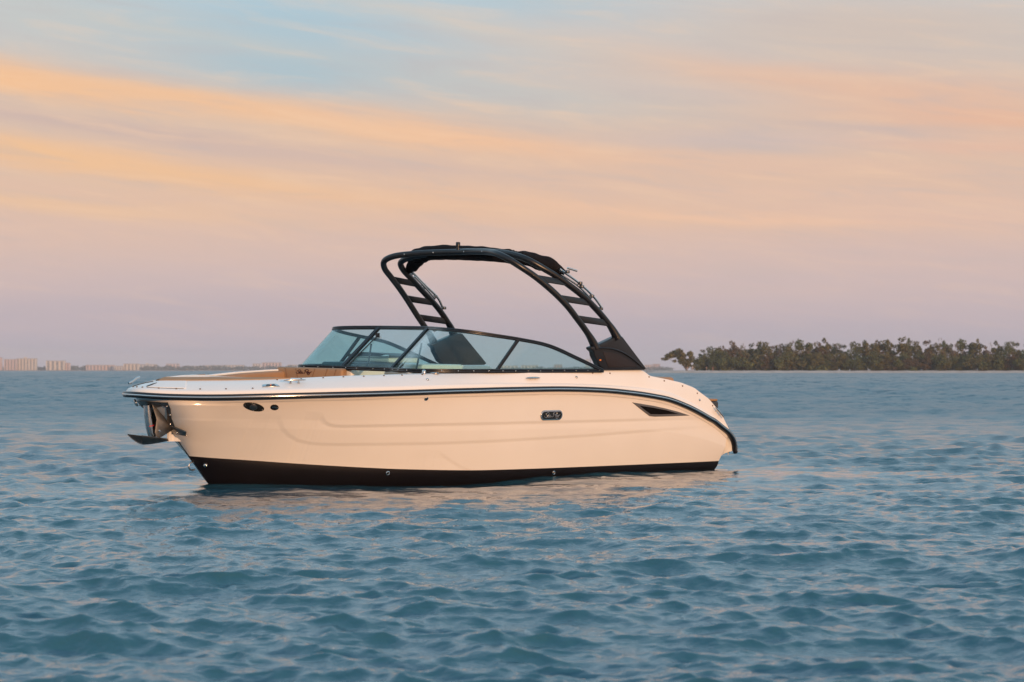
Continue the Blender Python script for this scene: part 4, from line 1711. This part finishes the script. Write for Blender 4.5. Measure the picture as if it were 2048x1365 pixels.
# script lettering, each stroke a polyline in sign units
STROKES = [
    [(815, 560), (798, 515), (725, 494), (645, 520), (618, 566), (655, 600), (700, 628), (690, 672), (620, 697), (550, 672), (512, 618)],
    [(700, 668), (760, 632), (792, 598), (772, 572), (738, 600), (726, 655), (765, 694), (825, 655)],
    [(895, 606), (862, 592), (832, 626), (838, 680), (868, 690), (892, 650), (900, 600), (893, 668), (915, 690), (965, 640)],
    [(1105, 525), (1075, 600), (1040, 665), (1005, 694)],
    [(1040, 560), (1075, 505), (1150, 472), (1240, 474), (1280, 510), (1255, 562), (1180, 592), (1125, 596), (1165, 625), (1195, 665), (1215, 690)],
    [(1275, 600), (1240, 588), (1210, 618), (1212, 652), (1240, 655), (1272, 620), (1280, 592), (1276, 640), (1300, 652)],
    [(1312, 592), (1308, 636), (1338, 650), (1378, 612), (1398, 585), (1380, 650), (1345, 715), (1300, 752), (1250, 745), (1222, 712), (1290, 672), (1380, 640), (1470, 570)],
]


def script(fn, scale, r, d, name, m, parent):
    g = MB()
    for s_ in STROKES:
        P = spline([fn((a - 990) * scale, -(b - 612) * scale, d) for a, b in s_], 26)
        g.tube(P, r, 5)
    return g.build(name, m, parent, ang=60)


# builder's plate amidships
fn = on_hull(2.728, .645)
badge = MB().prism(capsule(.306, .100), fn, -.012, .010).build('name_plate', M['steel'], boat, bevel=.006, seg=3)
MB().prism(capsule(.272, .072), fn, .0101, .0125).build('plate_face', M['lens'], badge, smooth=False)
script(fn, .262 / 1130, .0019, .0135, 'lettering', M['letter'], badge)
# vent
def vent_fn(a, b, d):
    p, n = hull_point(a, b)
    return (a, p[1] + d, b)
M['mesh'] = mat('matt_black_mesh', (.004, .0035, .004), .9, spec=.1)
vent = MB().prism([(1.547, .756), (1.42, .742), (1.20, .716), (1.0, .685), (.80, .650), (.600, .606), (.90, .604), (1.18, .604), (1.262, .612), (1.40, .68)], vent_fn, -.015, .007).build('side_vent', M['grey'], boat, bevel=.003)
MB().prism([(1.435, .722), (1.20, .695), (1.0, .668), (.79, .627), (1.10, .6275), (1.25, .632), (1.33, .668)], vent_fn, .0005, .0095).build('vent_mesh', M['mesh'], vent, smooth=False)
# docking lamp and horn grille
fn = on_hull(5.865, .744)
lamp = MB().prism(ellipse(.098, .041), fn, -.02, .006).build('docking_lamp', M['lens'], boat, bevel=.003)
MB().prism(ellipse(.036, .030, 18, -.004, -.001), fn, .0065, .0095).build('lamp_reflector', M['dullsteel'], lamp, bevel=.002)
for a, b in ((-.083, .0), (.083, -.004), (-.012, .033), (.008, -.034)):
    put('lamp_screw', bolt_me, fn(a, b, .007), hull_frame(5.865, .744)[1], lamp, .8)
fn = on_hull(5.70, .741)
horn = MB().prism(ellipse(.038, .029, 20), fn, -.02, .006).build('horn_grille', M['lens'], boat, bevel=.003)
for k in range(5):
    MB().prism(ellipse(.005, .005, 8, -.02 + .010 * k, .008 - .004 * abs(k - 2)), fn, .0065, .0085).build('horn_slot', M['steel'], horn, smooth=False)
# the fitting on the far side of the stem
MB().lathe([(.034, -.01), (.034, .004), (.022, .012), (.006, .014)], (6.655, -.045, .765), (.75, -.45, -.4), 16).build('bow_lamp', M['steel'], boat)
# through hull outlets
def outlet(x, z, r, hole=True):
    p, n = hull_point(x, z)
    o = MB().lathe([(r, -.01), (r, .005), (r * .8, .008), (r * .55, .006), (r * .5, -.004)], p, n, 18).build('hull_outlet', M['steel'], boat, ang=50)
    MB().lathe([(r * .52, .0), (r * .52, .0045), (r * .2, .0048)], p, n, 14).build('outlet_bore', M['lens'], o)
outlet(4.313, .818, .022)


def bottom_point(x, z):
    tq = (zc(x) - z) / (zc(x) - min(zk(x), zc(x)))
    y = float(yc(x)) * (1 - tq ** 1.7)
    dy = (float(yc(x + .02)) - float(yc(x - .02))) / .04
    n = np.array([-dy, 1, -.2])
    return np.array([x, y, z]), n / np.linalg.norm(n)


for x, z in ((4.537, .129), (2.567, .075)):
    p, n = bottom_point(x, z)
    o = MB().lathe([(.020, -.01), (.020, .006), (.015, .010), (.011, .006), (.010, -.004)], p, n, 18).build('hull_outlet', M['steel'], boat, ang=50)
    MB().lathe([(.0105, .0), (.0105, .0045), (.002, .0048)], p, n, 12).build('outlet_bore', M['lens'], o)
p, n = bottom_point(5.995, .205)
MB().lathe([(.024, -.01), (.022, .006), (.014, .018), (.004, .022)], p, n, 16).build('scoop_fitting', M['steel'], boat, ang=60)
# towing eye on the stem
be = [(6.05 + .045 * math.sin(a) + .02, 0, .205 - .012 + .036 * math.cos(a)) for a in np.linspace(-.5, math.pi + .5, 22)]
MB().tube(be, .0075, 8).build('bow_eye', M['steel'], boat, ang=60)

# snaps along the deck edge
SNAP = [(6.76, .10, .905), (6.70, .20, .900), (6.61, .29, .897)]
sme = MB().lathe([(.0085, -.003), (.0085, .003), (.006, .006), (.002, .007)], (0, 0, 0), (0, 0, 1), 10).build('snap', M['brass'], boat)
snap_me = sme.data
bpy.data.objects.remove(sme)


def deck_f(tq, f):
    i = int(np.argmin(abs(t - tq)))
    P0, P1, P2 = crown(f)[i], crown(min(f + .03, 1))[i], crown(f)[min(i + 1, NT - 1)]
    n = np.cross(P1 - P0, P2 - P0)
    n /= np.linalg.norm(n)
    if n[1] < 0:
        n = -n
    return P0, n


def snap_at(tq, f):
    p, n = deck_f(tq, f)
    for sgn in (1, -1):
        put('snap', snap_me, p * [1, sgn, 1], n * [1, sgn, 1], boat)


for tq in (6.80, 6.72, 6.62, 6.50, 6.335, 6.145, 5.95):
    snap_at(tq, .10)
for tq in (5.70, 5.49, 5.29, 5.085, 4.885, 4.685, 4.48, 4.28):
    snap_at(tq, .93)
for tq, f in ((2.10, .80), (1.84, .78), (1.25, .82), (.985, .80), (.70, .78), (.43, .76), (.17, .74)):
    snap_at(tq, f)
# round press fittings
for tq, f in ((4.27, .40), (2.365, .45), (.40, .42)):
    p, n = deck_f(tq, f)
    for sgn in (1, -1):
        put('rope_button', bolt_me, p * [1, sgn, 1], n * [1, sgn, 1], boat, 2.2)


def cleat(tq, f, L, name='cleat', rise=.03, tilt=0):
    p, n = deck_f(tq, f)
    q, _ = deck_f(tq - .12, f)
    d = (q - p) / np.linalg.norm(q - p)
    for sgn in (1, -1):
        F = np.array([1, sgn, 1])
        c = p + n * rise
        bar_ = [c + d * a * L + n * .004 * (1 - (2 * a) ** 2) for a in np.linspace(-.5, .5, 11)]
        o = MB().tube([b * F for b in bar_], [.004, .009, .011, .012, .0125, .0125, .0125, .012, .011, .009, .004], 10, flat=(1.0, .8)).build(name, M['steel'], boat, ang=70)
        for a in (-.18, .18):
            MB().tube([(p + d * a * L - n * .005) * F, (p + d * a * L + n * rise * .5) * F, (c + d * a * L * .9) * F], [.011, .008, .008], 8).build('cleat_foot', M['steel'], o, ang=70)


cleat(5.575, .45, .205)
cleat(3.0, .36, .185, rise=.014)
cleat(.09, .52, .20, rise=.03)
# chock with a moulded hood
p, n = deck_f(5.79, .30)
q, _ = deck_f(5.69, .30)
r_, _ = deck_f(5.79, .50)
d = (q - p) / np.linalg.norm(q - p)
e = (r_ - p) / np.linalg.norm(r_ - p)
hood = MB()
hood.prism([(-.078, -.026), (.078, -.026), (.066, .020), (.048, .032), (-.048, .032), (-.066, .020)], lambda a, b, c: tuple(p + d * a + e * b + n * c), -.004, .007)
ho = hood.build('rope_chock', M['steel'], boat, bevel=.004)
MB().prism([(-.048, -.0245), (.048, -.0245), (.034, .014), (-.034, .014)], lambda a, b, c: tuple(p + d * a + e * b + n * c), .0072, .0085).build('chock_mouth', M['lens'], ho, smooth=False)
MB().lathe([(.008, 0), (.008, .004), (.003, .006)], p + n * .0085 - e * .004, n, 10).build('chock_lamp', M['amber'], ho)
# filler caps on the flat by the windscreen
for x, y, r in ((4.205, 1.0, .022), (4.09, 1.02, .030)):
    i = int(np.argmin(abs(t - x)))
    z = float(z_ridge[i] + lip_dz[i] * .5)
    if r < .025:
        MB().lathe([(.026, -.004), (.026, .004), (.018, .010), (.018, .028), (.010, .036), (.003, .038)], (x, y, z), (0, 0, 1), 16).build('vent_cap', M['steel'], boat, ang=50)
    else:
        MB().lathe([(.045, -.006), (.045, .006), (.038, .010), (.005, .011)], (x, y, z), (0, 0, 1), 22).build('filler_cap', M['steel'], boat, ang=40)
# dark rod standing in for the dark notch, and stem head fitting on the foredeck
p, n = deck_f(6.695, .16)
q, _ = deck_f(6.66, .62)
MB().tube([p + n * .004, (p + q) / 2 + n * .006, q + n * .004], [.009, .008, .006], 8).build('hatch_notch', M['dash'], boat)
MB().tube(spline([(6.74, -.03, .935), (6.70, -.03, .955), (6.65, -.03, .985), (6.63, -.03, .988)], 12), .012, 8).build('bow_chock', M['steel'], boat)

# script on the bow backrest
a0, a1 = np.array([*SEAT0, 0.]), np.array([*SEAT1, 0.])
dirs = (a1 - a0) / np.linalg.norm(a1 - a0)
aft = np.array([-dirs[1], dirs[0], 0])
if aft[0] > 0:
    aft = -aft
def seat_fn(u_, v_, d_):
    zq = 1.018 + v_
    return tuple(a0 + dirs * (.335 + u_) + aft * (.05 * (zq - .58) / .482) - aft * d_ + np.array([0, 0, zq]))
script(seat_fn, .175 / 950, .0030, .002, 'lettering', M['embroid'], seat_s)
# stitched seams
for u0 in (.12, .24, .46, .60, .70):
    MB().tube([seat_fn(u0 - .335, .034, .0), seat_fn(u0 - .335 + (.03 if u0 < .3 else -.03), -.06, .001), seat_fn(u0 - .335 + (.06 if u0 < .3 else -.06), -.16, .001)], .0022, 5).build('seam', M['seam'], seat_s)

# ---- stainless bracket on the stem for the anchor (part of the boat)
br = MB()
for sgn in (1, -1):
    def bfn(x, z, d, s_=sgn):
        pp, nn = hull_point(x, z)
        return (pp[0] + nn[0] * d, s_ * (pp[1] + nn[1] * d), pp[2] + nn[2] * d)
    # strap plate lying on the hull skin beside the stem
    br.prism([(6.555, .778), (6.515, .778), (6.47, .722), (6.40, .634), (6.34, .560), (6.305, .515), (6.290, .492), (6.296, .480), (6.305, .492), (6.33, .520), (6.375, .59), (6.44, .67), (6.495, .735)], bfn, -.004, .007)
bracket = br.build('anchor_bracket', M['dullsteel'], boat, smooth=True, bevel=.002)
# plate wrapped round the stem above the shank
wr = MB()
G_ = []
for y_ in np.linspace(-.155, .155, 15):
    row = []
    for z_ in np.linspace(.778, .778 - .062 * (1 - .35 * abs(y_) / .155), 5):
        jj = int(np.argmin(abs(ZZ[-1] - z_)))
        xs_ = float(np.interp(abs(y_), YY[::-1, jj][:160], XX[::-1, jj][:160]))
        row.append((xs_ + .010, y_, z_))
    G_.append(row)
G_ = np.array(G_)
wr.grid(G_)
wr.grid(G_[::-1] + np.array([-.012, 0, 0]))
wr.build('stem_plate', M['dullsteel'], bracket, ang=50)
for sgn in (1, -1):
    # hanging cheek plates either side of the shank
    MB().prism([(6.55, .755), (6.50, .62), (6.515, .510), (6.500, .470), (6.468, .458), (6.435, .470), (6.315, .530), (6.36, .57), (6.47, .70)], lambda a, b, d_: (a, sgn * d_, b), .046, .052).build('bracket_cheek', M['dullsteel'], bracket, bevel=.002)
    MB().lathe([(.012, 0), (.012, .008), (.008, .012)], (6.472, sgn * .0522, .520), (0, sgn, 0), 6).build('pivot_bolt', M['steel'], bracket)
    for (x, z) in ((6.50, .745), (6.43, .668), (6.365, .583), (6.308, .505)):
        pp, nn = hull_point(x, z)
        put('bracket_bolt', bolt_me, (np.array(pp) + nn * .008) * [1, sgn, 1], nn * [1, sgn, 1], bracket, 1.4)

# ------------------------------------------------------------------ the anchor hanging in the bracket
anchor = empty('anchor', BOAT, (rad(-1.4), 0, rad(225)))
tag(anchor, 'polished steel plough anchor hanging in the bracket on the boat bow', 'anchor')
MB().tube(spline([(6.565, 0, .745), (6.556, 0, .66), (6.540, 0, .57), (6.522, 0, .50), (6.500, 0, .450)], 16), np.interp(np.linspace(0, 1, 16), [0, .6, 1], [.034, .036, .030]), 16).build('shank', M['steel'], anchor, ang=60)
MB().lathe([(.0345, -.004), (.0378, -.004), (.0378, .004), (.0345, .004)], (6.536, 0, .565), (.15, 0, 1), 18).build('red_band', M['red'], anchor)


def blade(sgn):
    """one wing of the plough: a curved blade from the tip aft to the wide end forward"""
    g = []
    for s_ in np.linspace(0, 1, 16):
        ridge = np.array([6.335 + .27 * s_, 0, .436 - .028 * math.sin(s_ * math.pi * .5)])
        wid = .105 * math.sin(min(1, s_ * 1.02) * math.pi * .5) ** .8
        fwd = .09 * s_ ** 1.3
        row = []
        for r in np.linspace(0, 1, 9):
            row.append(ridge + np.array([fwd * r, sgn * wid * r, .082 * s_ ** .7 * r ** 1.6]))
        g.append(row)
    g = np.array(g)
    m = MB()
    m.grid(g)
    m.grid(g[::-1] + np.array([0, 0, -.010]))
    rim = np.concatenate([g[:, -1], g[-1, ::-1]])
    m.grid(np.stack([rim, rim + [0, 0, -.010]], 1))
    return m.build('fluke', M['dullsteel'], anchor, ang=50)


blade(1)
blade(-1)

# ------------------------------------------------------------------ haze over the water
HAZE = 1.15e-4
hz = MB().box((-6900, -290, -1.5), (6900, 6950, 52)).build('haze', M['steel'], None, smooth=False)
hz.data.materials.clear()
hm_ = bpy.data.materials.new('sea_haze')
hm_.use_nodes = True
hm_.node_tree.nodes.clear()
pv = hm_.node_tree.nodes.new('ShaderNodeVolumePrincipled')
pv.inputs['Color'].default_value = (.86, .85, .88, 1)
pv.inputs['Density'].default_value = HAZE
ov = hm_.node_tree.nodes.new('ShaderNodeOutputMaterial')
hm_.node_tree.links.new(pv.outputs[0], ov.inputs['Volume'])
hz.data.materials.append(hm_)
tag(hz, kind='stuff')
